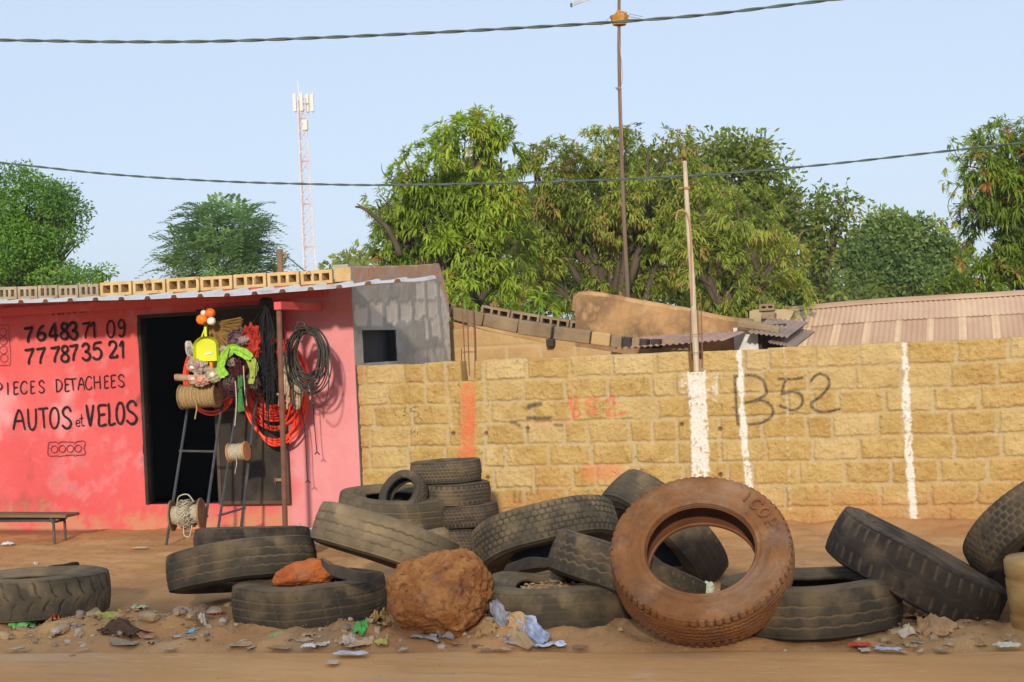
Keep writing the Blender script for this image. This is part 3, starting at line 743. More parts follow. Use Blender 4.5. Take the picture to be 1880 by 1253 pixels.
# body behind the face, capped a little under each top
ztc = zt.reshape(na, nb)[-1]
yb = YW+.16; Vb = []; Fb = []
for i, x in enumerate(gx_):
    f0 = V[(na-1)*nb+i]
    Vb += [(x, f0[1], f0[2]), (x, yb, ztc[i]), (x, yb, -.1)]
    if i: Fb += [(3*i-3, 3*i, 3*i+1, 3*i-2), (3*i-2, 3*i+1, 3*i+2, 3*i-1)]
nv = len(Vb); Z0 = np.zeros(nv)
fast_mesh('back_face', np.array(Vb)-wb, np.array(Fb), m_wall, wall, False, dict(light=Z0, ochre=Z0, mortar=Z0, mud_and_shade=Z0, pit=Z0, red=Z0, black=Z0, white=Z0))
# rebar sticking out of the piers
m_rebar = flat('rusty_rebar', (.20, .095, .05), .85)
def rebars(label, bars, ties, y0):
    o = thing('rebar_cage', label, 'rebar', atY(bars[0][0], bars[0][1], y0))
    for i, (xa, ya, xb, yb3, dy) in enumerate(bars):
        mb = MB(); p, q = atY(xa, ya, y0+dy), atY(xb, yb3, y0+dy); md = (p+q)/2+Vector((rng.uniform(-.008, .008), 0, 0))
        mb.tube(smooth_path([p, md, q], 4), .0055, 6); mb.build('bar', m_rebar, o)
    for (ty, xl, xr) in ties:
        mb = MB(); pts = [atY(xl, ty, y0-.006), atY(xr, ty-1, y0-.006), atY(xr+2, ty-3, y0+.11), atY(xl+2, ty-2, y0+.11)]
        mb.tube(pts, .003, 5, closed=True); mb.build('tie', m_rebar, o)
rebars('four thin rusty bars rising from the orange pier', [(855, 697, 848, 558, 0), (872, 695, 868, 566, 0), (848, 693, 847, 640, .02), (862, 690, 858, 560, .10), (874, 690, 870, 566, .10)], [(648, 850, 872), (600, 849, 870)], YW+.02)
rebars('rusty bars tied round the pole at the white pier', [(1270, 680, 1268, 570, 0), (1289, 676, 1286, 545, 0), (1284, 676, 1281, 562, .1), (1276, 676, 1273, 590, .1)], [(648, 1268, 1290), (615, 1270, 1288)], YW+.02)
# bleached pole with a bent hook
po = thing('wooden_pole', 'tall bleached pole with a bent iron hook standing at the white pier', 'pole', atY(1279, 680, YW+.08))
mb = MB(); pth = [atY(1280, 700, YW+.08), atY(1275, 600, YW+.08), atY(1270, 500, YW+.08), atY(1263, 400, YW+.08), atY(1257, 296, YW+.08)]
mb.tube(smooth_path(pth, 6), [.030-.010*i/24 for i in range(25)], 10)
mb.build('shaft', surf('bleached_wood', [(.3, (.42, .33, .22)), (.6, (.58, .50, .38)), (.8, (.66, .60, .50))], scale=7, rough=.85, bump=.3, bscale=30, stretch=(3, 3, .4)), po)
mb = MB(); mb.tube(smooth_path([atY(1270, 560, YW+.04), atY(1268, 440, YW+.04), atY(1264, 400, YW+.04), atY(1255, 387, YW+.04), atY(1244, 390, YW+.04), atY(1241, 405, YW+.04)], 6), .009, 7)
mb.build('hook', flat('hook_iron', (.40, .22, .12), .8), po)
mb = MB(); c = atY(1261, 346, YW+.08); mb.lathe([(.030, -.012), (.034, 0), (.030, .012)], c, (0.02, 0, 1), 10); mb.tube([c+Vector((-.03, -.03, 0)), c+Vector((-.07, -.03, .005))], .008, 6); mb.build('binding', flat('binding_rag', (.42, .22, .11), .9), po)

# ================================================================== BUILDINGS BEHIND THE WALL
m_ochre = surf('ochre_render', [(.25, (.30, .165, .075)), (.5, (.42, .25, .115)), (.75, (.54, .34, .17))], scale=1.6, rough=.95, bump=.6, bscale=18, spec=.08,
               stains=[(2.0, .43, .57, (.17, .105, .06), .85), (4, .52, .66, (.62, .40, .19), .6), (9, .6, .72, (.22, .14, .08), .6), (1.7, .6, .74, (.55, .25, .08), .7)])
m_old = surf('old_cement_block', [(.3, (.19, .135, .08)), (.55, (.28, .205, .125)), (.8, (.36, .27, .17))], scale=3, rough=.95, bump=.6, bscale=28, spec=.08, stains=[(2.2, .56, .72, (.10, .08, .06), .7)])
m_stain_shade = flat('black_stain_and_shade', (.05, .04, .034), .95)  # dark blocks, and the painted shade of a doorway
m_earthw = surf('weathered_block_wall', [(.25, (.36, .22, .10)), (.5, (.46, .30, .14)), (.75, (.54, .38, .20))], scale=2, rough=.95, bump=.6, bscale=25, spec=.08, stains=[(1.2, .5, .7, (.36, .19, .07), .7), (5, .6, .74, (.58, .46, .3), .5)],
                attrs=[('mortar', (.48, .38, .22), .8)])
YU = 15.9
unf = thing('unfinished_building', 'roofless block building with loose blocks laid along its sloping wall top', 'building', (-4, YU, 0))
tp = [atY(784, 588, YU), atY(830, 590, YU), atY(890, 607, YU), atY(1000, 630, YU), atY(1090, 641, YU), atY(1160, 652, YU), atY(1270, 662, YU)]
ux = np.arange(tp[0].x-.9, tp[-1].x, .03); uz = np.arange(1.0, tp[0].z+.03, .02)
V = []; mo = []
for z in uz:
    for x in ux:
        zt_ = float(np.interp(x, [p.x for p in tp], [p.z for p in tp])); zz_ = min(z, zt_)
        k = math.floor((zz_-.02)/.215); fx_ = ((x+(.2 if k % 2 else 0))/.42) % 1; fz_ = ((zz_-.02)/.215) % 1
        q = min(min(fx_, 1-fx_)*.42, min(fz_, 1-fz_)*.215)+.006*mn.noise(Vector((x*9, 0, zz_*9)))
        mo.append(1-max(0, min(1, (q-.004)/.01))); V.append((x, YU-.012*max(0, min(1, q/.015))+.008*mn.noise(Vector((x*5, 1, zz_*5))), zz_))
na, nb = len(uz), len(ux); ii = (np.arange(na-1)[:, None]*nb+np.arange(nb-1)[None, :]).ravel(); F = np.stack([ii, ii+1, ii+nb+1, ii+nb], 1)
Va = np.array(V); ok = np.ptp(Va[F][:, :, 2], axis=1) > 1e-4
fast_mesh('wall', Va-np.array(unf.location), F[ok], m_earthw, unf, True, dict(mortar=mo))
mb = MB(); n_ = len(tp)
mb.poly([(p.x, YU+.02, p.z-.01) for p in tp]+[(tp[-1].x, YU+.02, 0), (tp[0].x-.9, YU+.02, 0)], (0, .16, 0)); mb.build('wall', m_earthw, unf)
def loose(a, b2, top0, bot0, top1, bot1, mat_, name='coping_block', Y=YU, dep=.2, parent=unf):
    p0, p1, p2 = atY(a, bot0, Y-.03), atY(b2, bot1, Y-.03), atY(a, top0, Y-.03)
    ex = (p1-p0); an = atan2(ex.z, ex.x); R = Matrix.Rotation(-an, 3, 'Y')
    hgt = (p2-p0).z; c = (p0+p1)/2+R @ Vector((0, dep/2, hgt/2))
    mb = MB(); mb.box(c, (ex.length-.006, dep, hgt), R @ Matrix.Rotation(rng.uniform(-.05, .05), 3, 'Z'), bev=.014, jit=.008); mb.build(name, mat_, parent, smooth=False)
Z6 = lambda x, y: (770+x/3.418, 530+y/3.418)
for a, b2, t0, bt0, t1, bt1, m_ in [(66, 192, 92, 170, 100, 178, m_earthw), (194, 390, 116, 196, 150, 240, m_old), (393, 605, 152, 236, 194, 282, m_old), (610, 822, 196, 284, 236, 318, m_old), (836, 1062, 236, 320, 268, 350, m_old),
                             (1070, 1188, 268, 350, 276, 366, m_earthw), (1196, 1265, 292, 370, 306, 376, m_old), (1267, 1324, 304, 374, 310, 378, m_stain_shade), (1326, 1380, 308, 374, 314, 378, m_old), (1382, 1424, 314, 376, 316, 380, m_stain_shade), (1448, 1512, 316, 378, 318, 380, m_stain_shade), (1514, 1690, 318, 384, 346, 392, m_old)]:
    (xa, ya), (xb, yb2) = Z6(a, t0), Z6(b2, t1)
    loose(xa, xb, ya, Z6(0, bt0)[1], yb2, Z6(0, bt1)[1], m_)
mb = MB(); mb.box(atY(*Z6(825, 340), YU-.05), (.09, .12, .09), bev=.01, jit=.01); mb.build('beam_end', m_stain_shade, unf)
mb = MB(); mb.box(atY(*Z6(83, 437), YU-.016), (.14, .03, .05)); mb.build('vent_hole_shade', m_dark, unf)  # near-black block stands in for the shade inside the hole
mb = MB(); mb.tube(smooth_path([atY(*Z6(x, y), YU-.06) for x, y in ((135, 150), (132, 125), (160, 106), (195, 108))], 5), .022, 7); mb.build('lifting_hook', m_stain_shade, unf)
YB = 18.3
for k in range(7):
    a = 385+k*186; f = lambda x: np.interp(x, [385, 650, 1030, 1400, 1690], [140, 190, 250, 305, 345])
    (xa, ya), (xb, yb2) = Z6(a, f(a)), Z6(a+178, f(a+178))
    p0, p1 = atY(xa, ya, YB), atY(xb, yb2, YB); ex = (p1-p0).normalized()
    mb = MB(); ez = Vector((0, -1, 0)).cross(ex); ez = ez if ez.z > 0 else -ez
    hollow_block(mb, p0-ez*.09, ex, (0, 1, 0), ez, (p1-p0).length, .17, .2); mb.build('hollow_block', m_old, unf)
bk = [atY(*Z6(x, np.interp(x, [385, 650, 1030, 1400, 1690], [140, 190, 250, 305, 345])+8), YB+.03) for x in (300, 385, 650, 1030, 1400, 1720)]
mb = MB(); mb.poly([(p.x, YB+.03, p.z-.09) for p in bk]+[(bk[-1].x, YB+.03, 0), (bk[0].x, YB+.03, 0)], (0, .16, 0)); mb.build('wall', m_earthw, unf)
mb = MB()
pa = atY(*Z6(1200, 372), YU-.1); sheet = []
for i in range(60):
    x = pa.x+i*.022; sheet += [(x, YU-.18, pa.z-.02+.012*sin(i*1.9)+.0008*i), (x, YU+1.6, pa.z+.12+.012*sin(i*1.9))]
mb.add(sheet, [(2*i, 2*i+2, 2*i+3, 2*i+1) for i in range(59)]); mb.build('tin_sheet', flat('pinkish_tin', (.42, .25, .19), .7), unf)
# plastered gable
YP = 17.6
gab = thing('plastered_building', 'low ochre plastered building with a rounded sloping gable wall', 'building', (-4, YP, 0))
out = [(1056, 660), (1056, 572), (1058, 550), (1064, 544), (1080, 542), (1110, 546), (1150, 554), (1200, 563), (1260, 573), (1310, 585), (1350, 592), (1383, 594), (1383, 660)]
mb = MB(); mb.poly([atY(x, y, YP) for x, y in out], (0, .25, 0)); mb.build('gable_wall', m_ochre, gab)
mb = MB(); mb.tube([atY(x, y-1, YP+.12)+Vector((0, 0, .01*mn.noise(Vector((x, 0, 0))))) for x, y in out[1:12]], .05, 8); mb.build('coping', m_ochre, gab)
mb = MB(); mb.box(atY(1370, 628, YP-.01), (.30, .03, .36)); mb.build('white_panel', flat('whitewash', (.66, .66, .66), .8), gab)
mb = MB(); mb.tube([atY(1356, 596, YP-.1), atY(1400, 602, YP-.1), atY(1431, 608, YP-.1)], [.075, .06, .055], 9); mb.build('roof_log', m_old, gab)
mb = MB()
for (xa, ya, xb, yb2) in ((1372, 610, 1448, 619), (1410, 628, 1460, 638)):
    p, q = atY(xa, ya, YP-.35), atY(xb, yb2, YP-.35); vs = []
    for i in range(31):
        t = i/30; c = p.lerp(q, t)+Vector((0, 0, .012*sin(i*1.7))); vs += [c, c+Vector((.1, 1.4, .18)), c+Vector((0, 0, -.008)), c+Vector((.1, 1.4, .172))]
    mb.add(vs, [(4*i, 4*i+4, 4*i+5, 4*i+1) for i in range(30)]+[(4*i+2, 4*i+3, 4*i+7, 4*i+6) for i in range(30)]+[(4*i, 4*i+2, 4*i+6, 4*i+4) for i in range(30)])
mb.build('tin_eave', flat('rusted_tin', (.30, .22, .17), .7), gab)
mb = MB(); mb.box(atY(1412, 632, YP+.5), (.45, .05, .5)); mb.build('doorway_shade_panel', m_stain_shade, gab)  # near-black panel paints the shade inside the doorway
mb = MB(); mb.box(atY(1396, 630, YP-.02), (.04, .05, .38)); mb.build('door_post', m_stain_shade, gab)
# long corrugated roof
YR = 19.5
hr = thing('tin_roof_house', 'long low house under a faded red corrugated iron roof', 'building', (0, YR, 0))
m_roof = surf('faded_red_tin', [(.3, (.46, .28, .18)), (.55, (.53, .345, .225)), (.8, (.59, .41, .275))], scale=.8, rough=.85, spec=.1, detail=4, stretch=(1.6, .5, .5), stains=[(.6, .5, .66, (.62, .43, .27), .5), (3, .62, .75, (.46, .23, .16), .45)])
m_roofs = surf('ochre_dusted_tin', [(.3, (.62, .42, .25)), (.7, (.70, .50, .32))], scale=3, rough=.75, spec=.2)
ridge = [(1440, 572), (1500, 566), (1600, 560), (1700, 553), (1800, 545), (1880, 538)]
slope = Vector((0, 2.9, .95))
def roof_pt(px, t):                           # t=0 low front, t=1 ridge
    yr = np.interp(px, [r_[0] for r_ in ridge], [r_[1] for r_ in ridge])
    top = atY(px, yr, YR+2.9); return top - slope*(1-t)
strips = [(1432, 1490), (1487, 1550), (1547, 1610), (1607, 1668), (1665, 1735), (1732, 1806), (1803, 1880), (1877, 1960)]
tops_ = [roof_pt(a, 1) for a in (1440, 1880)]; dirx = (tops_[1]-tops_[0]).normalized()
L0 = tops_[0]; total = (tops_[1]-tops_[0]).length*1.5
def sheet_(name, s0, s1, t0, t1, lift, mat_):
    vs = []; n = max(4, int((s1-s0)/.019)); nrm = dirx.cross(slope).normalized(); nrm = nrm if nrm.z > 0 else -nrm
    for i in range(n+1):
        s_ = s0+(s1-s0)*i/n
        rp = L0+dirx*s_+Vector((0, 0, .02*sin(s_*1.3)-.012*s_*0))+nrm*(lift+.009*cos(2*pi*s_/.076))
        for t in (t0, t1): vs.append(rp-slope*(1-t))
    mb = MB(); mb.add(vs, [(2*i, 2*i+2, 2*i+3, 2*i+1) for i in range(n)]); o = mb.build(name, mat_, hr, smooth=True); return o
ws = total/12
for k in range(12):
    sheet_('roof_sheet', k*ws, (k+1)*ws+.06, -.05, .72, .004*(k % 2)+.002, m_roof)
    mb = None
    sheet_('overlap_strip', (k+1)*ws-.05, (k+1)*ws+.055, -.05, .80, .012, m_roofs)
m_roofu = surf('ochre_stained_tin', [(.35, (.53, .335, .225)), (.5, (.58, .39, .26)), (.62, (.66, .46, .29))], scale=.9, rough=.7, spec=.2, detail=4, stretch=(1.2, .4, .4))
sheet_('upper_sheet', 0, total, .68, 1.0, .018, m_roofu)
mb = MB(); nr_ = 60; vs = []
for i in range(nr_+1):
    p = L0+dirx*(total*i/nr_)+Vector((0, 0, .02*sin(total*i/nr_*1.3)+.035)); vs += [p-slope*.05+Vector((0, 0, .006*mn.noise(Vector((i*2., 0, 0))))), p+Vector((0, 0, .03)), p+Vector((0, .2, -.03))]
mb.add(vs, [(3*i, 3*i+3, 3*i+4, 3*i+1) for i in range(nr_)]+[(3*i+1, 3*i+4, 3*i+5, 3*i+2) for i in range(nr_)]); mb.build('ridge_cap', m_roof, hr, smooth=True)
lo = L0-slope*1.0; mb = MB(); mb.poly([lo+Vector((.1, .2, -.02)), lo+Vector((total, .2, .02+dirx.z*total)), (lo.x+total, lo.y+.2, -.1), (lo.x+.1, lo.y+.2, -.1)], (0, .15, 0)); mb.build('wall', m_ochre, hr)
mb = MB(); e0 = L0+Vector((-.02, 0, -.02))
mb.poly([e0-slope, e0, e0+Vector((0, .4, -.4)), Vector((e0.x, e0.y+.4, 0)), Vector((e0.x, e0.y-2.9, 0))], (-.12, 0, 0)); mb.build('gable_wall', m_ochre, hr)
lb_ = thing('low_block_wall', 'pale rendered parapet with two broken blocks beside the red tin roof', 'wall', atY(1410, 600, 18.6))
mb = MB(); mb.poly([atY(x, y, 18.6) for x, y in ((1376, 640), (1376, 572), (1384, 569), (1442, 568), (1458, 572), (1436, 612), (1436, 640))], (0, .2, 0)); mb.build('wall', surf('pale_render', [(.3, (.36, .27, .16)), (.7, (.50, .39, .25))], scale=4, rough=.95, bump=.4), lb_)
for (px, py, s_, a, lab_) in ((1408, 565, .17, .05, 'hollow block chip lying on the pale parapet'), (1411, 581, .16, .2, 'dark block lump stuck on the pale parapet face')):
    p = atY(px, py, 18.55); bt = tag(None or bpy.data.objects.new('block_piece', None), lab_, 'block'); COL.objects.link(bt); bt.location = p
    mb = MB()
    if a < .1: hollow_block(mb, p+Vector((-.10, 0, -.04)), (1, 0, 0), (0, 1, 0), (0, 0, 1), .20, .09, .14, holes=2)
    else: mb.box(p, (.17, .14, .09), Matrix.Rotation(.15, 3, 'Y'), bev=.02, jit=.03)
    mb.build('block_body', m_old, bt)
# ================================================================== TREES
m_bark = surf('bark', [(.3, (.055, .042, .03)), (.7, (.13, .10, .07))], scale=8, rough=.95, bump=.6, bscale=25, stretch=(1, 1, .3))
LM = leafmat('mango_leaf', (.11, .19, .022), (.48, .62, .07), (.50, .28, .09), .45)
LM2 = leafmat('dusty_mango_leaf', (.12, .175, .032), (.46, .54, .09), (.48, .30, .13), .45)
LS = leafmat('small_leaf', (.08, .135, .026), (.28, .35, .065), (.38, .29, .09), .4)
LN = leafmat('neem_leaf', (.035, .105, .018), (.19, .38, .04), (.26, .40, .06), .4)
LF = leafmat('feathery_leaf', (.11, .22, .07), (.25, .40, .14), (.34, .38, .15), .4)
LG = leafmat('round_crown_leaf', (.07, .14, .035), (.23, .33, .075), (.30, .36, .10), .35)
LH = leafmat('vine_leaf', (.075, .13, .02), (.36, .50, .055), (.50, .19, .08), .42)
LT = leafmat('young_mango_leaf', (.12, .24, .02), (.38, .54, .05), (.42, .52, .07), .4)
def rosettes(C_, D_, tint0, k=(9, 14), L=(.17, .25), W=.044, droop=.32, r=nr):
    """C_ (n,3) centres, D_ (n,3) outward directions: whorls of long drooping leaves"""
    n = len(C_); kk = r.integers(k[0], k[1]+1, n); idx = np.repeat(np.arange(n), kk); m_ = len(idx)
    d = D_[idx]; up = np.array([0, 0, 1.])
    e1 = np.cross(d, r.normal(size=(n, 3))[idx]*0+np.array([.31, .17, .93])); e1 /= np.linalg.norm(e1, axis=1)[:, None]+1e-9; e2 = np.cross(d, e1)
    a = r.uniform(0, 2*pi, m_); sp = r.uniform(.5, 1.25, m_)
    v = d*np.cos(sp)[:, None]+(e1*np.cos(a)[:, None]+e2*np.sin(a)[:, None])*np.sin(sp)[:, None]
    v[:, 2] -= droop*r.uniform(.4, 1.2, m_); v /= np.linalg.norm(v, axis=1)[:, None]
    L_ = r.uniform(*L, m_)[:, None]; s = np.cross(v, up+r.normal(size=(m_, 3))*.25); s /= np.linalg.norm(s, axis=1)[:, None]+1e-9; nn = np.cross(s, v)
    nn[nn[:, 2] < 0] *= -1
    b = C_[idx]+r.normal(size=(m_, 3))*.02; w_ = W*r.uniform(.75, 1.2, m_)[:, None]
    m1 = b+v*L_*.4; tip = b+v*L_-up*(L_*.22); 
    V = np.stack([b, m1+s*w_/2+nn*w_*.22, m1-nn*w_*.0, m1-s*w_/2+nn*w_*.22, tip], 1).reshape(-1, 3)
    o = np.arange(m_)[:, None]*5
    F = np.concatenate([o+np.array([[0, 1, 2]]), o+np.array([[0, 2, 3]]), o+np.array([[2, 1, 4]]), o+np.array([[3, 2, 4]])], 0)
    t = np.clip(tint0[idx]+r.normal(0, .10, m_), 0, 1); return V, F, np.repeat(t, 5)
def sprays(C_, tint0, k=30, spread=.22, L=(.05, .09), W=.03, r=nr):
    """clumps of small leaves"""
    n = len(C_); m_ = n*k; idx = np.repeat(np.arange(n), k)
    off = r.normal(size=(m_, 3)); off /= np.linalg.norm(off, axis=1)[:, None]; off *= (spread*r.uniform(.2, 1, m_)**.6)[:, None]; off[:, 2] *= .7
    b = C_[idx]+off; v = off/np.linalg.norm(off, axis=1)[:, None]+r.normal(size=(m_, 3))*.7; v[:, 2] -= .25; v /= np.linalg.norm(v, axis=1)[:, None]
    s = np.cross(v, r.normal(size=(m_, 3))); s /= np.linalg.norm(s, axis=1)[:, None]+1e-9
    L_ = r.uniform(*L, m_)[:, None]; w_ = W*r.uniform(.7, 1.2, m_)[:, None]
    V = np.stack([b, b+v*L_*.5+s*w_/2, b+v*L_, b+v*L_*.5-s*w_/2], 1).reshape(-1, 3)
    F = np.arange(m_)[:, None]*4+np.array([[0, 1, 2, 3]])
    t = np.clip(tint0[idx]+r.normal(0, .12, m_), 0, 1); return V, F, np.repeat(t, 4)
def crown_points(ell, z, dens, inner=.25, depth=1.0, front=True, r=nr, gaps=None):
    """points in the shell of ellipsoids; ell in photo bearings at distance z from the camera"""
    C_, D_, E_ = [], [], []
    for (px, py, rx, ry) in ell:
        c = np.array(atD(px, py, z+rng.uniform(-.5, .5))); sx = rx*z/FPX; sz_ = ry*z/FPX; sy_ = (sx+sz_)/2*depth
        n = max(4, int(dens*(sx*sz_)))
        d = r.normal(size=(n, 3)); d /= np.linalg.norm(d, axis=1)[:, None]
        if front: d[:, 1] = np.where((d[:, 1] > .35) & (r.random(n) < .7), -d[:, 1], d[:, 1])
        rad = np.where(r.random(n) < inner, r.uniform(.35, .8, n), r.uniform(.82, 1.06, n))
        bump = np.array([1+.16*mn.noise(Vector(q)*3.1+Vector((px, py, 0))) for q in d])
        X_ = np.array(_R0)*d[:, :1]*sx+np.array(_F0)*d[:, 1:2]*sy_+np.array([0, 0, 1.])*d[:, 2:]*sz_
        C_.append(c+X_*(rad*bump)[:, None]); D_.append(d[:, :1]*np.array(_R0)+d[:, 1:2]*np.array(_F0)+d[:, 2:]*np.array([0, 0, 1.])); E_.append(rad)
    C_, D_, E_ = np.concatenate(C_), np.concatenate(D_), np.concatenate(E_)
    if gaps is not None:                                      # leaf clumps with hollows between them
        q = np.array([mn.noise(Vector(c)*gaps[0]+Vector((3, 8, 1))) for c in C_])+.06*r.normal(size=len(C_))
        kp = q > gaps[1]; C_, D_, E_ = C_[kp], D_[kp], E_[kp]
    return C_, D_, E_
def limb(mb, a, b2, r0, r1, bend=.15, n=5, seed=0):
    a, b2 = Vector(a), Vector(b2); pts = []
    for i in range(n+1):
        t = i/n; p = a.lerp(b2, t)+Vector([mn.noise(Vector((t*2.2, seed*1.7, k*5)))*bend*(a-b2).length*.5*sin(pi*t) for k in range(3)])
        pts.append(p)
    mb.tube(smooth_path(pts, 3), [r0+(r1-r0)*i/(n*3) for i in range(n*3+1)], 7)
def tree(name, label, cat, px, z, ell, foliage, mat_, trunk_r=.22, group='trees behind the buildings', gz=0.0, limbs=True, twigs=()):
    base = atD(px, 640, z); base.z = gz
    t = thing(name, label, cat, base, group)
    mb = MB(); cs = [atD(e[0], e[1], z) for e in ell]
    zt_ = min(c.z for c in cs); fork = Vector((base.x, base.y, base.z+max(.8, (zt_-base.z)*.75)))
    limb(mb, base+Vector((0, 0, -.1)), fork, trunk_r, trunk_r*.75, .06, 5, px)
    mb.build('trunk', m_bark, t, smooth=True)
    if limbs:
        mb = MB()
        for i, c in enumerate(cs):
            limb(mb, fork, c, trunk_r*.36, trunk_r*.07, .25, 6, px+i)
            for q in range(3):
                limb(mb, fork.lerp(c, .6), c+Vector([rng.uniform(-.6, .6)*ell[i][2]*z/FPX, rng.uniform(-.3, .3), rng.uniform(-.5, .6)*ell[i][3]*z/FPX]), trunk_r*.12, .006, .3, 5, px+i*7+q)
        for tw in twigs:
            mb.tube(smooth_path([atD(x, y, z-.6) for x, y in tw[1]], 4), [tw[0]*(1-.75*i/(4*(len(tw[1])-1))) for i in range(4*(len(tw[1])-1)+1)], 6)
        mb.build('branches', m_bark, t, smooth=True)
    Vs, Fs, Ts = foliage
    mats = mat_ if isinstance(mat_, list) else [mat_]
    fast_mesh('crown', Vs-np.array(base), Fs, mats, t, False, dict(tint=Ts))
    return t
def join(*parts):
    V, F, T = [], [], []; o = 0
    for v, f, t in parts:
        V.append(v); F.append(f+o); T.append(t); o += len(v)
    return np.concatenate(V), np.concatenate(F), np.concatenate(T)
def lowfreq(C_, sc, seed): return np.array([mn.noise(Vector(c)*sc+Vector((seed, 0, 0))) for c in C_])
def mango(name, label, px, z, ell, mat_, dens=190, tint=.5, brown=.05, seed=1, twigs=(), L=(.12, .185), depth=1.0):
    dens *= 1.9 if mat_ is LM else 2.6
    L = L if mat_ is LM else (.095, .155)
    C_, D_, R_ = crown_points(ell, z, dens*1.35, .3, depth, gaps=(2.1, -.15))
    t0 = np.clip(tint+.42*lowfreq(C_, 1.1, seed)+.30*lowfreq(C_, 3.0, seed+9), 0, .86)
    t0 = np.where((nr.random(len(C_)) < brown) | ((lowfreq(C_, 1.6, seed+40) > .42) & (nr.random(len(C_)) < brown*6)), .97, t0)
    return tree(name, label, 'tree', px, z, ell, rosettes(C_, D_, t0, L=L, W=.040 if mat_ is LM else .034), mat_, .26, twigs=twigs)
mango('mango_tree', 'tall bright green mango tree with a rounded top rising behind the unfinished building', 850, 21,
      [(885, 250, 62, 50), (850, 275, 70, 62), (920, 290, 42, 45), (800, 330, 78, 70), (760, 345, 40, 60), (870, 390, 95, 80), (745, 430, 62, 70), (715, 480, 35, 45), (820, 470, 100, 75), (905, 340, 52, 60), (710, 375, 36, 42), (920, 460, 60, 70), (790, 540, 70, 50), (880, 540, 80, 45), (720, 545, 45, 50)],
      LM, 235, .56, .02, 3, twigs=[(.05, [(735, 470), (715, 425), (690, 400), (668, 383), (652, 380)]), (.02, [(668, 383), (655, 374)]), (.02, [(700, 410), (695, 380), (690, 370)]), (.015, [(760, 330), (745, 300), (740, 280)]), (.012, [(735, 340), (705, 320), (700, 300)])])
mango('mango_tree', 'broad dusty mango tree with brown leaf patches behind the ochre gable', 1130, 22.5,
      [(1110, 290, 75, 55), (1190, 275, 80, 48), (1250, 285, 50, 45), (1020, 320, 62, 62), (1060, 360, 80, 70), (1160, 370, 110, 80), (1250, 370, 75, 80), (1000, 410, 70, 70), (1090, 450, 100, 75), (1200, 460, 100, 75), (985, 500, 60, 60), (1080, 530, 90, 55), (1200, 540, 100, 50), (975, 290, 24, 22)],
      LM2, 200, .52, .10, 8, depth=.8)
mango('mango_tree', 'wide leafy mango tree hanging over the low roofs right of the pole', 1340, 21.2,
      [(1310, 400, 60, 65), (1360, 440, 75, 60), (1420, 480, 60, 50), (1300, 480, 70, 55), (1260, 440, 40, 50), (1370, 390, 60, 50), (1400, 540, 88, 55), (1320, 545, 60, 45)],
      LM2, 210, .60, .05, 14)
def smalltree(name, label, px, z, ell, mat_, dens, k, spread, L, W, tint=.5, seed=2, tr=.16, gz=0., inner=.3, twigs=(), odd=.03, depth=1.0):
    C_, D_, R_ = crown_points(ell, z, dens*1.3, inner, depth, gaps=(2.0*22/z, -.12))
    t0 = np.clip(tint+.4*lowfreq(C_, 1.4*20/z, seed)+.2*lowfreq(C_, 4.0*20/z, seed+5), 0, .86)
    t0 = np.where(nr.random(len(C_)) < odd, .97, t0)
    return tree(name, label, 'tree', px, z, ell, sprays(C_, t0, k, spread, L, W), mat_, tr, gz=gz, twigs=twigs)
smalltree('small_leaved_tree', 'taller small leaved tree with ragged open top right of the pole', 1400, 25,
          [(1310, 290, 42, 40), (1350, 285, 40, 42), (1385, 250, 22, 26), (1398, 235, 12, 14), (1390, 320, 50, 50), (1420, 345, 32, 50), (1340, 340, 60, 50), (1430, 400, 40, 45), (1400, 390, 60, 60)], LS, 150, 26, .30, (.09, .16), .06, .5, 4)
smalltree('small_leaved_tree', 'loose olive tree with sky gaps between the mangoes and the round tree', 1500, 26,
          [(1505, 355, 28, 26), (1540, 370, 30, 26), (1490, 390, 48, 34), (1530, 410, 40, 34), (1470, 440, 55, 40), (1520, 460, 48, 40), (1480, 500, 60, 50), (1540, 540, 70, 40)], LS, 105, 24, .32, (.09, .15), .06, .46, 6)
smalltree('round_crowned_tree', 'dense round dark green tree standing far behind the tin roof', 1640, 40,
          [(1640, 425, 52, 36), (1590, 455, 50, 40), (1680, 450, 50, 40), (1640, 470, 75, 46), (1570, 500, 45, 45), (1720, 490, 45, 42), (1650, 520, 90, 44), (1745, 500, 28, 36), (1570, 540, 60, 40), (1740, 545, 50, 30)], LG, 150, 62, .42, (.11, .18), .085, .5, 7, .3, inner=.15, odd=.006)
C_, D_, R_ = crown_points([(1835, 262, 56, 40), (1875, 300, 70, 66), (1800, 315, 44, 40), (1835, 355, 66, 52), (1870, 400, 66, 66), (1800, 405, 42, 46), (1835, 455, 66, 56), (1880, 500, 80, 66), (1815, 515, 76, 50), (1755, 538, 50, 26), (1900, 360, 70, 130), (1800, 470, 40, 50)], 24.5, 520, .35, gaps=(1.9, -.26))
t0 = np.clip(.45+.42*lowfreq(C_, 1.3, 31)+.25*lowfreq(C_, 4, 7), 0, .86); t0 = np.where(nr.random(len(C_)) < .09, .98, t0)
fol = rosettes(C_, D_, t0, (8, 13), (.14, .22), .04, .4)
vc, vd, vr = crown_points([(1745, 262, 18, 10), (1735, 330, 18, 14), (1760, 350, 20, 24), (1745, 420, 25, 30), (1725, 405, 14, 12), (1770, 460, 24, 40), (1785, 280, 18, 18), (1760, 400, 22, 34), (1735, 300, 8, 30)], 24, 60, .5)
fol = join(fol, rosettes(vc, vd, np.clip(.72+.2*nr.normal(size=len(vc)), 0, 1), (4, 7), (.09, .14), .05, .5))
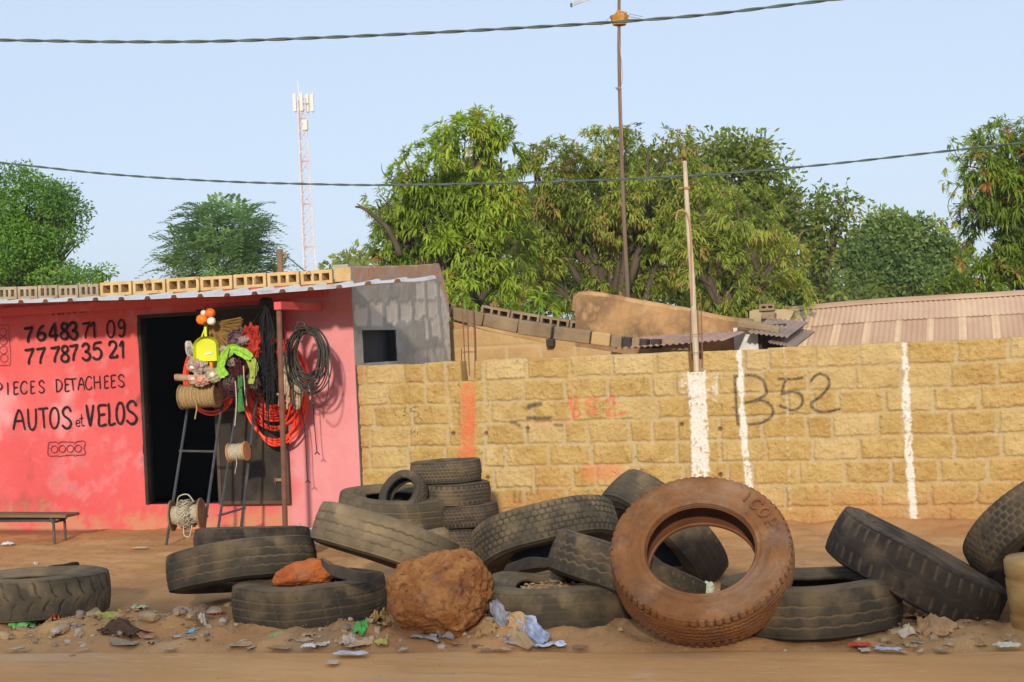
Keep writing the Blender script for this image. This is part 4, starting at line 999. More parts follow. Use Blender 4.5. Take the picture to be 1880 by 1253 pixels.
tree('mango_tree', 'vine hung mango tree with reddish leaves at the right edge of the photo', 'tree', 1900, 24.5, [(1840, 260, 46, 36), (1870, 300, 60, 60), (1830, 355, 52, 40), (1870, 400, 55, 60), (1840, 450, 50, 46), (1880, 500, 70, 60), (1820, 520, 60, 40)], fol, LH, .24,
     twigs=[(.014, [(1800, 400), (1770, 380), (1745, 420), (1720, 405)]), (.012, [(1800, 310), (1765, 300), (1750, 270), (1742, 258)]), (.012, [(1790, 440), (1760, 470), (1790, 500)]), (.012, [(1800, 340), (1760, 340), (1735, 330)]), (.01, [(1760, 340), (1740, 380), (1765, 440)])])
smalltree('neem_tree', 'big dark green tree filling the sky at the left edge behind the shop', 30, 26,
          [(25, 345, 60, 36), (80, 370, 45, 36), (110, 370, 30, 32), (-10, 400, 80, 70), (60, 420, 70, 50), (125, 405, 28, 34), (135, 440, 18, 14), (20, 470, 80, 60), (90, 470, 45, 40), (60, 515, 80, 35), (125, 455, 20, 14)], LN, 230, 60, .28, (.055, .10), .034, .50, 9, .3, odd=.02)
smalltree('young_tree', 'small light green bush just above the grey parapet at left', 135, 24,
          [(125, 500, 34, 16), (150, 510, 30, 14), (190, 502, 12, 14), (95, 512, 30, 14), (175, 512, 30, 10)], LN, 200, 44, .20, (.05, .09), .032, .74, 12, .05)
def feathery(ell, z, dens, r=nr):
    C_, D_, R_ = crown_points(ell, z, dens, .35, 1.0, False)
    V, T = [], []
    n = len(C_); t0 = np.clip(.5+.4*lowfreq(C_, .9, 17), 0, 1)
    for i in range(n):                                        # a pinnate frond: arching midrib with fine leaflets
        d = Vector(D_[i])+Vector((rng.uniform(-.5, .5), rng.uniform(-.5, .5), rng.uniform(-.2, .5))); d.normalize()
        p = Vector(C_[i]); L_ = rng.uniform(.45, .8)
        side = d.cross(Vector((0, 0, 1))).normalized() if abs(d.z) < .98 else Vector((1, 0, 0))
        for k in range(9):
            t = k/8; q = p+d*L_*t+Vector((0, 0, -.45*L_*t*t))
            for s_ in (-1, 1):
                dl_ = (side*s_+d*.5+Vector((0, 0, rng.uniform(-.5, .1)))).normalized(); ln = .19*(1-.4*t)
                wv_ = d*.032; V += [q-wv_, q+dl_*ln*.6-wv_*.8, q+dl_*ln, q+dl_*ln*.5+wv_]
                T += [t0[i]]*4
    V = np.array(V); return V, np.arange(len(V)//4)[:, None]*4+np.array([[0, 1, 2, 3]]), np.array(T)
EB = [(400, 405, 52, 26), (440, 415, 40, 30), (385, 440, 60, 34), (455, 455, 34, 34), (345, 465, 38, 26), (410, 475, 70, 34), (330, 495, 30, 20), (460, 490, 34, 24), (505, 500, 16, 10)]
tree('acacia_tree', 'feathery open crowned tree above the middle of the hollow block parapet', 'tree', 410, 35, EB, feathery(EB, 35, 420), LF, .2)
smalltree('distant_tree', 'tiny far tree just left of the grey wall top', 650, 70, [(650, 478, 14, 10), (640, 484, 10, 8), (664, 484, 9, 6), (612, 495, 10, 4)], LS, 30, 26, .8, (.3, .5), .2, .55, 20, .2)
# trees further back in the gaps; shade put into their dark leaf tint
smalltree('background_tree', 'tree coloured dark for shade showing through gaps behind the bright green mango', 860, 31, [(800, 430, 90, 90), (900, 420, 80, 90), (780, 530, 80, 60), (890, 530, 90, 60), (850, 340, 60, 50)], LS, 120, 30, .42, (.12, .2), .09, .22, 51, .2, inner=.5)
smalltree('background_tree', 'tree coloured dark for shade showing through gaps behind the dusty mango', 1110, 32, [(1010, 430, 80, 80), (1120, 400, 100, 90), (1220, 400, 90, 90), (1000, 540, 80, 50), (1110, 530, 100, 60), (1220, 530, 90, 60), (1160, 330, 90, 40)], LS, 120, 30, .42, (.12, .2), .09, .20, 53, .2, inner=.5)
smalltree('background_tree', 'tree coloured dark for shade showing through gaps above the tin eave', 1400, 33, [(1330, 430, 80, 90), (1420, 470, 80, 70), (1340, 540, 90, 60), (1450, 545, 90, 50), (1540, 555, 80, 40), (1390, 380, 50, 50)], LS, 120, 30, .42, (.12, .2), .09, .20, 57, .2, inner=.5)
# bright young shoots low in the mangoes
for (px, py, rx, ry, z, lab_) in ((985, 562, 38, 22, 19.9, 'bright yellow green young mango bush above the sloping blocks'), (850, 540, 26, 30, 19.8, 'young mango shrub against the back corner of the grey side wall')):
    C_, D_, R_ = crown_points([(px, py, rx, ry), (px+rx*.5, py-ry*.6, rx*.6, ry*.6), (px-rx*.6, py+ry*.3, rx*.6, ry*.7)], z, 260, .3)
    tree('mango_shrub', lab_, 'shrub', px, z, [(px, py, rx, ry)], rosettes(C_, D_, np.clip(.6+.2*nr.normal(size=len(C_)), 0, 1), (9, 13), (.15, .22), .04, .5), LT, .05, group='young mango bushes')
# ================================================================== TELECOM MAST, POLES, CABLES
ZM = 120.0
mast_b = atD(573, 640, ZM); mast_b.z = 0
mast = thing('telecom_mast', 'tall pale red and white lattice mast with panel antennas', 'mast', mast_b)
m_mast = surf('haze_pale_mast_paint', [(.44, (.66, .50, .47)), (.56, (.70, .66, .65))], scale=.35, rough=.7, stretch=(.01, .01, 1))  # pale tones carry the distance haze in the colour
m_panel = flat('antenna_panel_grey', (.66, .64, .58), .5, .08)
topz = atD(556, 178, ZM).z; sc_ = ZM/FPX
def mleg(k, t):
    a = radians(20+120*k); hw = (28-15*t)*sc_*.62
    return Vector((mast_b.x+cos(a)*hw, mast_b.y+sin(a)*hw, topz*t))
mb = MB()
for k in range(3): mb.tube([mleg(k, i/12) for i in range(13)], .05, 5)
mb.build('leg', m_mast, mast)
mb = MB(); NB = 26
for i in range(NB):
    for k in range(3):
        a, b2 = i/NB, (i+1)/NB; j = (k+1) % 3
        mb.tube([mleg(k, a), mleg(j, b2)], .026, 4); mb.tube([mleg(j, a), mleg(k, b2)], .026, 4)
        if i % 4 == 0: mb.tube([mleg(k, a), mleg(j, a)], .05, 4)
mb.build('lattice', m_mast, mast)
for dx, dy in ((-15, 0), (0, -1), (17, 0), (5, 1)):
    p = atD(556+dx, 189, ZM)+Vector((0, dy*.3, 0)); mb = MB(); mb.box(p, (.30, .16, 1.5), bev=.03); mb.build('panel_antenna', m_panel, mast)
    mb = MB(); mb.tube([p+Vector((0, .15, 0)), Vector((mast_b.x+(p.x-mast_b.x)*.3, mast_b.y, p.z))], .05, 4); mb.tube([p+Vector((0, .15, .9)), p+Vector((0, .15, -.9))], .05, 5); mb.build('antenna_bracket', m_mast, mast)
p = atD(560, 230, ZM); mb = MB(); mb.box(p, (.5, .3, .9), bev=.05); mb.build('radio_box', m_panel, mast)
mb = MB(); mb.tube([atD(550, 180, ZM), atD(546, 148, ZM)], .04, 4); mb.build('lightning_rod', m_mast, mast)

# short wooden utility pole behind the parapet
zp = 30.0; ub = atD(516, 640, zp); ub.z = 0
up_ = thing('utility_pole', 'short brown utility pole with an insulator showing above the parapet', 'pole', ub)
m_polew = flat('old_pole_wood', (.24, .15, .085), .9, stretch=(2, 2, .3))
mb = MB(); t_ = atD(514, 458, zp); mb.tube([ub, t_], .065, 9); mb.build('shaft', m_polew, up_)
mb = MB(); mb.tube([t_+Vector((0, 0, -.08)), t_+Vector((.13, 0, -.08)), t_+Vector((.14, 0, -.16))], .018, 6); mb.lathe([(.02, -.2), (.04, -.17), (.04, -.12), (.02, -.1)], t_+Vector((.14, 0, 0)), (0, 0, 1), 8); mb.build('insulator', flat('insulator_clay', (.32, .22, .15), .5), up_)
mb = MB(); a = t_+Vector((.14, 0, -.15)); mb.tube([a, (a+atD(590, 520, zp))/2+Vector((0, 0, -.02)), atD(590, 520, zp)], .014, 5); mb.tube([t_+Vector((-.05, 0, -.25)), atD(460, 505, zp+2)], .012, 5); mb.build('service_wire', flat('green_wire', (.07, .10, .08), .6), up_)

# twisted overhead cables
m_cable = flat('weathered_cable', (.075, .105, .095), .55, .2)
def cable(label, pts, z0, z1, r_):
    n = len(pts); P3 = [atD(x, y, z0+(z1-z0)*(x-pts[0][0])/(pts[-1][0]-pts[0][0])) for x, y in pts]
    d0 = (P3[0]-P3[1]).normalized(); d1 = (P3[-1]-P3[-2]).normalized()
    P3 = [P3[0]+d0*4]+P3+[P3[-1]+d1*4]
    C_ = smooth_path(P3, 40); o = thing('overhead_cable', label, 'cable', P3[1], 'twisted overhead cables')
    for ph in (0, pi):
        s_ = 0; pts_ = []
        for i, c in enumerate(C_):
            if i: s_ += (C_[i]-C_[i-1]).length
            a = s_*2*pi/.46+ph; pts_.append(c+Vector((0, cos(a), sin(a)))*r_*.8)
        mb = MB(); mb.tube(pts_, r_, 6); mb.build('strand', m_cable, o, smooth=True)
cable('thick twisted cable crossing the top of the sky and the antenna pole', [(0, 74), (200, 77), (400, 76), (600, 69), (800, 60), (1000, 49), (1140, 40), (1300, 27), (1450, 9), (1560, -4), (1880, -44)], 11.5, 10.5, .0078)
cable('thin twisted cable sagging in front of the mast and mango trees', [(0, 299), (200, 320), (400, 333), (600, 339), (720, 340), (900, 337), (1100, 331), (1300, 321), (1500, 304), (1700, 282), (1880, 262)], 15.5, 13.0, .0072)

# antenna pole with a woven tray-like shelter
ZA = 21.0; ab = atD(1158, 660, ZA); ab.z = 0
an = thing('antenna_pole', 'very tall thin rusty antenna pole rising in front of the mango trees', 'antenna', ab)
mb = MB(); pth = [ab, atD(1153, 545, ZA), atD(1147, 430, ZA), atD(1141, 280, ZA), atD(1137, 130, ZA), atD(1136.5, 40, ZA), atD(1137, -40, ZA)]
mb.tube(smooth_path(pth, 6), [.036-.014*i/36 for i in range(37)], 9); mb.build('mast_pipe', flat('rusty_mast_pipe', (.17, .12, .085), .8, stretch=(1, 1, .2), scale=3), an)
c = atD(1137.5, 36, ZA); mb = MB()
mb.lathe([(.085, -.085), (.10, -.085), (.15, .05), (.125, .05), (.085, -.06)], c, (.03, 0, 1), 8); mb.build('bracket_bowl', flat('orange_weathered_bowl', (.50, .24, .05), .8, .3, 14), an)
mb = MB(); mb.tube([c+Vector((-.10, -.03, .03)), c+Vector((0, -.04, .12)), c+Vector((.12, -.03, .07))], .018, 6); mb.tube([c+Vector((0, -.03, .13)), c+Vector((0, -.03, .02))], .03, 6); mb.build('clamp', flat('orange_clamp', (.45, .2, .05), .8), an)
mb = MB()
for a, b2 in (((1120, 32), (1104, 47)), ((1155, 26), (1180, 31)), ((1152, 31), (1176, 34))): mb.tube([atD(*a, ZA), atD(*b2, ZA)], .005, 4)
mb.build('guy_wire', flat('thin_guy_wire', (.30, .22, .15), .7), an)
mb = MB(); a, b2 = atD(1049, 11, ZA), atD(1142, -22, ZA-.2); mb.tube([a, b2], .011, 5); mb.tube([a+Vector((0, 0, .03)), b2+Vector((0, 0, .05))], .007, 5)
mb.build('antenna_boom', flat('aluminium_boom', (.55, .50, .42), .4), an)
mb = MB(); mb.box(a+Vector((0, 0, .01)), (.03, .03, .06), bev=.006); mb.build('boom_cap', flat('dark_cap', (.06, .08, .08), .6), an)
mb = MB(); q = atD(1136, 163, ZA); mb.lathe([(.032, -.02), (.036, 0), (.032, .02)], q, (0, 0, 1), 8); mb.tube([q+Vector((-.05, -.03, .01)), q+Vector((.05, -.03, -.01))], .008, 5); mb.build('pipe_joint', flat('joint_band', (.28, .22, .16), .7), an)
mb = MB(); mb.tube(smooth_path([q+Vector((.03, -.02, .9)), q+Vector((.07, -.02, .2)), q+Vector((.03, -.02, -.1)), q+Vector((.03, -.03, -1.0))], 5), .006, 4); mb.build('antenna_lead', flat('lead_wire', (.35, .2, .17), .7), an)
# ================================================================== TYRES
def rubber(name, dark, dust, amt, top=.6, groove=.9, rough=.82, gcol=None):
    return surf(name, [(.25, dark), (.55, tuple(a*.62+b*.38 for a, b in zip(dark, dust)) if amt > .5 else tuple(a*.8+b*.2 for a, b in zip(dark, dust))), (.85, tuple(a*(1-amt)+b*amt for a, b in zip(dark, dust)))], scale=4.5, rough=rough, bump=.35, bscale=60, spec=.22,
                stains=[(2.4, .50, .62, dust, .75*amt+.2), (13, .60, .72, tuple(x*.5 for x in dark), .55), (5.5, .60, .74, tuple(x*1.15 for x in dust), .45)],
                attrs=[('groove', gcol or dust, groove)], up=(tuple(x*.95 for x in dust), .55, top))
DUST = (.30, .20, .115)
R_GREY = rubber('grey_worn_rubber', (.034, .033, .028), (.22, .15, .08), .46)
R_DARK = rubber('dark_rubber', (.014, .014, .015), (.17, .12, .075), .18, .8, .75)
R_TAN = rubber('sun_bleached_rubber', (.12, .096, .062), (.29, .21, .12), .6, .5, .8, gcol=(.05, .04, .03))
R_OLIVE = rubber('olive_grey_rubber', (.052, .046, .033), (.23, .165, .092), .48)
R_OLIVED = rubber('olive_rubber_dark_grooves', (.058, .051, .036), (.24, .175, .10), .5, gcol=(.018, .015, .012))
R_RUST = surf('red_earth_caked_rubber', [(.25, (.17, .072, .031)), (.5, (.245, .108, .042)), (.78, (.32, .155, .068))], scale=5.5, rough=.92, bump=.4, bscale=50, spec=.1,
              stains=[(4.2, .50, .64, (.12, .07, .05), .85), (2.2, .52, .68, (.42, .25, .14), .65), (18, .58, .70, (.16, .065, .03), .6), (6, .60, .72, (.42, .22, .10), .6)], attrs=[('groove', (.075, .028, .014), .9)])
R_STACK = rubber('dusty_car_rubber', (.034, .030, .024), (.19, .135, .08), .46)
R_INNER = flat('inner_liner_rubber', (.018, .017, .016), .6)
R_RUSTIN = surf('red_dusted_liner', [(.3, (.13, .045, .02)), (.7, (.26, .10, .04))], scale=3, rough=.85)
tri = lambda x: np.abs(((x) % 1.0)*2-1)*2-1
ln_ = lambda v, v0, w_: np.clip(1.35-np.abs(v-v0)/w_, 0, 1)
def P_step(u, v): return np.maximum.reduce([ln_(v, v0+.022*np.sign(np.sin(u*2*pi/.075+k)), .040) for k, v0 in enumerate((-.52, 0, .52))])
def P_wavy(u, v): return np.maximum.reduce([ln_(v, v0+.04*tri(u/.11+k*.3), .038) for k, v0 in enumerate((-.58, -.08, .42))])
def P_rib(u, v):
    g = np.maximum.reduce([ln_(v, v0+.012*np.sin(u*2*pi/.05), .032) for v0 in (-.55, -.08, .40)])
    lat = ln_((u/.105+v*.25) % 1, .5, .035)*(np.abs(v) < .97)*.6
    return np.maximum(g, lat*((np.floor(u/.105) % 3) > .5))
def P_zig(u, v): return np.maximum.reduce([ln_(v, v0+.085*tri(u/.085+k*.5), .05) for k, v0 in enumerate((-.42, 0, .42))]+[ln_((u/.085) % 1, .5, .09)*(np.abs(v) > .82)*.7])
def P_chev(u, v):
    s = np.sign(v); a = np.abs(v); ph = u/.105+.75*a+.13*np.sin(a*5)+(.5*(s > 0))
    return ln_(ph % 1, .5, .055)*np.clip((a-.06)*20, 0, 1)
def P_block(u, v):
    g = np.maximum.reduce([ln_(v, v0+.03*tri(u/.055+k*.5), .036) for k, v0 in enumerate((-.7, -.36, 0, .36, .7))])
    k = np.clip(np.floor((v+1.05)/.35), 0, 6)
    lat = ln_((u/.052+.37*k+.2*v) % 1, .5, .12)
    return np.maximum(g, lat*.9)
def P_lug(u, v):
    a = np.abs(v); s = np.sign(v)
    lat = ln_((u/.078+.30*v+.3*(s > 0)) % 1, .5, .10)*np.clip((a-.28)*9, 0, 1)
    return np.maximum(lat, ln_(v, .10*tri(u/.16), .03)*.35)
def P_rust(u, v):
    a = np.abs(v)
    g = np.maximum.reduce([ln_(v, v0+.04*tri(u/.05), .04) for v0 in (-.68, -.42, -.14, .14, .42, .68)])
    sh = ln_((u/.0480+.5*(v > 0)) % 1, .5, .15)*(a > .70)
    lat = ln_((u/.024+.25+.8*v) % 1, .5, .16)*(a <= .70)*.35
    return np.maximum(np.maximum(g, sh), lat)
def P_car(u, v):
    g = np.maximum.reduce([ln_(v, v0, .05) for v0 in (-.55, -.18, .18, .55)]); k = np.floor((v+1)/.36)
    return np.maximum(g, ln_((u/.035+.4*k) % 1, .5, .16)*.9)
def P_carz(u, v):
    return np.maximum.reduce([ln_(v, v0+.06*tri(u/.05+k*.5), .055) for k, v0 in enumerate((-.6, -.2, .2, .6))]+[ln_((u/.05) % 1, .5, .14)*(np.abs(v) > .72)])
def P_worn(u, v): return .35*np.maximum.reduce([ln_(v, v0+.02*np.sin(u*9), .03) for v0 in (-.45, .1, .5)])+.5*ln_((u/.09) % 1, .5, .12)*(v > .86)
TG = 'old tyres heaped along the roadside'
def tyre(label, c, n, R, W, pat, mat_, inner=None, bead=.54, depth=.010, sag=None, seed=0, N=380, spin=0., squash=0.):
    c = Vector(c); n = Vector(n).normalized()
    rot = n.to_track_quat('Z', 'Y'); Rm = rot.to_matrix()
    t = thing('tyre', label, 'tyre', c, TG); t.rotation_mode = 'QUATERNION'; t.rotation_quaternion = rot
    if R < .4: N = 260
    th = np.arange(N)/N*2*pi
    wob = np.array([mn.noise(Vector((cos(a)*1.3, sin(a)*1.3, seed*3.3))) for a in th])
    hw = .41*W
    NV = 41; v = np.linspace(-1, 1, NV)
    U, VV = np.meshgrid(th*R, v)
    per = 2*pi*R
    g = pat(U, VV)
    wear = np.array([[mn.noise(Vector((cos(a)*2.2+seed, sin(a)*2.2, q*1.4)))+.5*mn.noise(Vector((cos(a)*7+seed, sin(a)*7, q*4))) for a in th] for q in v[::4]])
    wear = np.clip(.80+1.1*np.repeat(wear, 4, axis=0)[:NV], .15, 1)
    g = np.clip(g, 0, 1)*wear
    rr = R*(1+.006*wob[None, :])-.010*VV**2-.006*np.clip(np.abs(VV)-.9, 0, 1)*10*.5-depth*g
    zz = VV*hw+.012*W/.28*np.array([mn.noise(Vector((cos(a)*1.1, sin(a)*1.1, seed*5.1+40))) for a in th])[None, :]*1.2
    def deform(x, y, z):
        if sag is not None:                                   # local collapse of the casing: (angle, half width, drop)
            for (a0, aw, dr) in sag:
                d = np.abs((np.arctan2(y, x)-a0+pi) % (2*pi)-pi); k = np.clip(1-d/aw, 0, 1); k = k*k*(3-2*k)
                z = z-dr*k*np.clip((z+hw)/(2*hw), 0, 1)
        return x, y, z
    def sheet(name, rad, z, mat__, gr=None, smooth=True):
        k = rad.shape[0]
        x = rad*np.cos(th)[None, :]; y = rad*np.sin(th)[None, :]
        x, y, z2 = deform(x, y, z)
        V = np.stack([x.ravel(), y.ravel(), z2.ravel()], 1)
        i = np.arange(k-1)[:, None]*N+np.arange(N)[None, :]; j = np.arange(k-1)[:, None]*N+(np.arange(N)[None, :]+1) % N
        F = np.stack([i.ravel(), j.ravel(), j.ravel()+N, i.ravel()+N], 1)
        return fast_mesh(name, V, F, mat__, t, smooth, dict(groove=(gr.ravel() if gr is not None else np.zeros(k*N))))
    sheet('tread', rr, zz, mat_, g)
    prof = [(None, .41), (.978, .445), (.963, .468), (.957, .452), (.947, .452), (.941, .474), (.925, .482), (.905, .490), (.898, .500), (.888, .500), (.882, .494), (.85, .500), (.80, .500), (.772, .490), (.766, .502), (.742, .500), (.736, .484), (.69, .466), (.655, .446), (.648, .454), (.636, .450), (.63, .432), (.60, .404), (.593, .412), (.58, .406), (.572, .390), (bead+.01, .385), (bead-.012, .365), (bead-.015, .33), (bead+.012, .30)]
    for s in (1, -1):
        rad, z = [], []
        for (pr, pw) in prof:
            if pr is None:
                rad.append(rr[-1 if s > 0 else 0]); z.append(zz[-1 if s > 0 else 0])
            else:
                q = bead+(pr-.54)*(1-bead)/(1-.54) if pr < .96 else pr
                ge = g[-1 if s > 0 else 0]*(1.0 if pr > .97 else .75 if pr > .96 else 0)
                rad.append(np.full(N, R*q)*(1+.004*wob)-.7*depth*ge); z.append(s*pw*W*(1+.03*wob)+zz[NV//2]-s*.5*depth*ge)
        rad, z = np.array(rad), np.array(z)
        if s < 0: rad, z = rad[::-1], z[::-1]
        sheet('sidewall', rad if s > 0 else rad, z, mat_)
    ip = [(bead+.012, .30), (.66, .40), (.78, .445), (.90, .42), (.94, .36), (.952, .0), (.94, -.36), (.90, -.42), (.78, -.445), (.66, -.40), (bead+.012, -.30)]
    rad = np.array([np.full(N, R*q) for q, _ in ip]); z = np.array([np.full(N, p*W)+zz[NV//2] for _, p in ip])
    sheet('inner_liner', rad, z, inner or R_INNER)
    return t
tyre('worn grey truck tyre with chevron grooves lying flat at the left edge', (-6.325, 8.377, .167), (-.015, .047, .999), .52, .29, P_chev, R_OLIVED, seed=1, depth=.012)
tyre('dark grey truck tyre with wavy ribs propped on edge beside the front rib tyre', (-4.917, 8.804, .300), (-.159, .189, .969), .52, .27, P_step, R_GREY, seed=2)
tyre('flat grey tyre holding an orange stone in its hollow', (-4.247, 8.483, .140), (-.020, .026, .999), .51, .27, P_rib, R_GREY, seed=3)
tyre('smooth dusty tan tyre leaning down behind the boulder', (-4.012, 9.232, .404), (.264, .291, .920), .52, .29, P_step, R_TAN, seed=4)
tyre('large flat dusty tyre with a small tyre standing in its hole', (-4.847, 11.422, .386), (.115, -.043, .992), .50, .26, P_rib, R_OLIVE, seed=5)
tyre('small motorbike tyre tilted in the hole of a bigger tyre', (-4.683, 11.206, .515), (-.218, -.829, .515), .215, .135, P_car, R_STACK, bead=.62, seed=6)
tyre('brown tyre flat on the ground under the dusty tyre', (-4.731, 11.401, .115), (0, 0, 1), .42, .22, P_worn, R_TAN, seed=7)
tyre('dark tyre lying nearest the rusty porch post', (-6.0, 10.942, .165), (-.008, .12, .993), .5, .24, P_worn, R_DARK, seed=8)
SX, SY = -4.36, 11.62
for k, (dx, R_, zc, pt_, lab_, mt_) in enumerate([(.01, .315, .10, P_car, 'lowest car tyre of the stack of four by the yellow wall', R_DARK), (.05, .325, .295, P_car, 'second car tyre from the ground in the stack of four', R_DARK), (-.01, .32, .485, P_carz, 'zigzag grooved car tyre just under the top of the stack of four', R_STACK), (-.08, .315, .675, P_car, 'topmost car tyre of the stack of four by the yellow wall', R_STACK)]):
    tyre(lab_, (SX+dx, SY, zc), (.02*(-1)**k, .015, 1), R_, .19, pt_, mt_, bead=.60, seed=20+k, depth=.007)
tyre('blocky treaded tyre tilted up behind the boulder showing its hollow underside', (-2.942, 9.609, .379), (-.280, .290, .915), .53, .28, P_block, R_OLIVED, seed=9, depth=.011)
tyre('zigzag treaded tyre tilted down behind the red rusty tyre', (-2.144, 8.778, .235), (.334, .283, .899), .53, .28, P_zig, R_GREY, seed=10)
tyre('smooth grey tyre leaning steeply behind the big red tyre', (-2.228, 10.232, .32), (.607, .499, .619), .52, .30, P_worn, R_GREY, seed=11)
tyre('flat sagging tyre full of rubbish between the boulder and the red tyre', (-2.555, 8.617, .130), (0, 0, 1), .53, .27, P_worn, R_OLIVE, seed=12, sag=[(radians(-150), .8, -.06), (radians(-60), .7, .04)])
rt = tyre('big truck tyre caked in red earth standing and leaning back', (-1.554, 8.161, .457), (.073, -.706, .705), .53, .28, P_rust, R_RUST, inner=R_RUSTIN, bead=.575, seed=13, depth=.012)
tyre('flat dark grey tyre with wavy grooves at the foot of the red tyre', (-.985, 8.524, .150), (-.025, .038, .999), .53, .29, P_wavy, R_GREY, seed=14)
tyre('black lug treaded tyre leaning across the wavy grooved tyre', (-.389, 8.819, .290), (.483, .070, .873), .54, .30, P_lug, R_DARK, seed=15, depth=.012)
tyre('grey tyre tilted up at the right edge behind the black lug tyre', (.378, 9.274, .492), (-.538, .449, .713), .52, .27, P_block, R_GREY, seed=16, depth=.006)
tyre('dark tyre standing behind the brown drum at the right edge', (.62, 8.75, .33), (.55, -.55, .6), .33, .2, P_worn, R_DARK, bead=.6, seed=17)
# raised lettering on the red tyre's sidewall
mb = MB(); Wt, Rt = .28, .53
LET = {'I': GL['I'], 'C': GL['C'], 'O': GL['O'], 'P': GL['P'], 'N': [[(.05, 0), (.05, 1), (.9, 0), (.9, 1)]]}
rot = Vector((.073, -.706, .705)).to_track_quat('Z', 'Y').to_matrix(); inv = rot.inverted()
right_l = inv @ Vector((1, 0, 0)); upl = inv @ Vector((0, .7, .7)); 
def polar(ang, rad): return (right_l*cos(ang)+upl*sin(ang))*rad
for word, a_start, da, r0_, r1_ in (('ICOP', 60, -10.5, .745, .875),):
    for i, ch in enumerate(word):
        for st in LET[ch]:
            pts = []
            for u, v_ in st:
                rad = Rt*(r0_+(r1_-r0_)*(v_ if da < 0 else v_)); an_ = radians(a_start+da*(i+u*.72))
                p = polar(an_, rad); p.z = 0
                p = p.normalized()*rad
                zz_ = np.interp(rad/Rt, [.60, .68, .738, .8, .86, .9, .95], [.41, .462, .487, .498, .5, .492, .47])*Wt+.004
                pts.append(Vector((p.x, p.y, zz_)))
            mb.tube(smooth_path(pts, 3) if len(pts) > 2 else pts, .0075, 5)
lt_ = mb; V = np.array(lt_.v); o = fast_mesh('raised_lettering', V, lt_.f, flat('dark_raised_rubber', (.21, .095, .04), .9, .35, 9), rt, True)
# ================================================================== GOODS AT THE SHOP DOOR
m_ladder = surf('dark_painted_iron', [(.3, (.035, .038, .042)), (.6, (.06, .065, .07)), (.85, (.13, .11, .09))], scale=12, rough=.6, bump=.15, bscale=60)
m_jute = surf('sisal_rope', [(.3, (.36, .24, .10)), (.6, (.52, .37, .18)), (.8, (.64, .50, .28))], scale=60, rough=.95, bump=.8, bscale=120)
m_plyw = flat('spool_wood', (.24, .15, .075), .85, .35, 9)
def ladder(label, fl, fr2, tl, tr_, rungs):
    o = thing('ladder', label, 'ladder', (fl+fr2)/2, 'display ladders leaning at the shop door')
    for a, b2 in ((fl, tl), (fr2, tr_)):
        mb = MB(); d = (b2-a).normalized(); mb.tube([a-d*.01, (a+b2)/2, b2], .014, 6); mb.build('rail', m_ladder, o)
    for t in rungs:
        mb = MB(); p, q = fl.lerp(tl, t), fr2.lerp(tr_, t); d = (q-p).normalized(); mb.tube([p-d*.02, q+d*.02], .012, 7); mb.build('rung', m_ladder, o)
    return o
fl, fr2 = atZ(305, 1002, 0.01), atZ(371, 1000, 0.01); fl.y = 11.80; fr2.y = 11.86; fl = atY(305, 1002, 11.80); fr2 = atY(371, 1000, 11.84)
tl, tr_ = atY(347, 735, 12.45), atY(408, 738, 12.49)
lad1 = ladder('left black iron ladder with the big spools of rope on it', fl, fr2, tl, tr_, (.19, .64, .97))
f2, f3 = atY(398, 988, 12.10), atY(442, 974, 12.15)
t2, t3 = atY(454, 620, 12.66), atY(484, 616, 12.70)
lad2 = ladder('right black iron ladder standing in front of the iron door leaf', f2, f3, t2, t3, (.11, .92))
def coilwrap(mb, c, ax, r_, L_, rope, turns, jit=.004, seed=0, tangle=0.0):
    ax = Vector(ax).normalized(); u = ax.orthogonal().normalized(); b = ax.cross(u); pts = []
    n = int(turns*14)
    for i in range(n+1):
        t = i/n; a = 2*pi*turns*t
        h_ = L_*(t-.5)
        if tangle: h_ = L_*.5*sin(a*tangle+seed)*(.6+.4*mn.noise(Vector((t*20, seed, 0))))
        rr = r_+jit*mn.noise(Vector((t*40, seed, 3)))+(.02*tangle*abs(mn.noise(Vector((t*9, seed, 8)))))
        pts.append(Vector(c)+ax*h_+(u*cos(a)+b*sin(a))*rr)
    mb.tube(pts, rope, 5)
def spool(label, c, ax, r_, L_, fl_, rope, mat_r, mat_f, tangle=0., tail=True, seed=1):
    o = thing('rope_spool', label, 'rope spool', c); ax = Vector(ax).normalized()
    for s in (-1, 1):
        mb = MB(); mb.lathe([(.015, -.008), (fl_, -.008), (fl_+.002, 0), (fl_, .008), (.015, .008)], Vector(c)+ax*s*L_/2, ax, 22, close=True); mb.build('flange', mat_f, o, smooth=False)
    mb = MB(); mb.lathe([(r_*.95, -L_/2), (r_*.95, L_/2)], c, ax, 18)
    if tangle:
        for k in range(5): coilwrap(mb, c, ax, r_*1.04, L_*.78, rope, 7, .012, seed+k, tangle*(1+.3*k))
    else: coilwrap(mb, c, ax, r_, L_*.96, rope, L_/(rope*1.9), .004, seed); coilwrap(mb, c, ax, r_+rope*1.1, L_*.9, rope, 9, .006, seed+4)
    if tail:
        d = Vector(c)+Vector((.02, -r_-.005, -r_*.6)); mb.tube(smooth_path([d, d+Vector((.01, -.01, -.06)), d+Vector((-.012, 0, -.12)), d+Vector((-.02, 0, -.16))], 4), rope*.9, 5)
    mb.build('rope', mat_r, o, smooth=True); return o
spool('big spool of brown sisal rope lying on top of the left ladder', atY(367, 727, 12.28), (1, .12, .03), .105, .37, .125, .008, m_jute, m_plyw, seed=2)
m_pale = surf('pale_cord', [(.3, (.38, .32, .22)), (.6, (.54, .48, .36)), (.8, (.66, .60, .48))], scale=40, rough=.9, bump=.5, bscale=90)
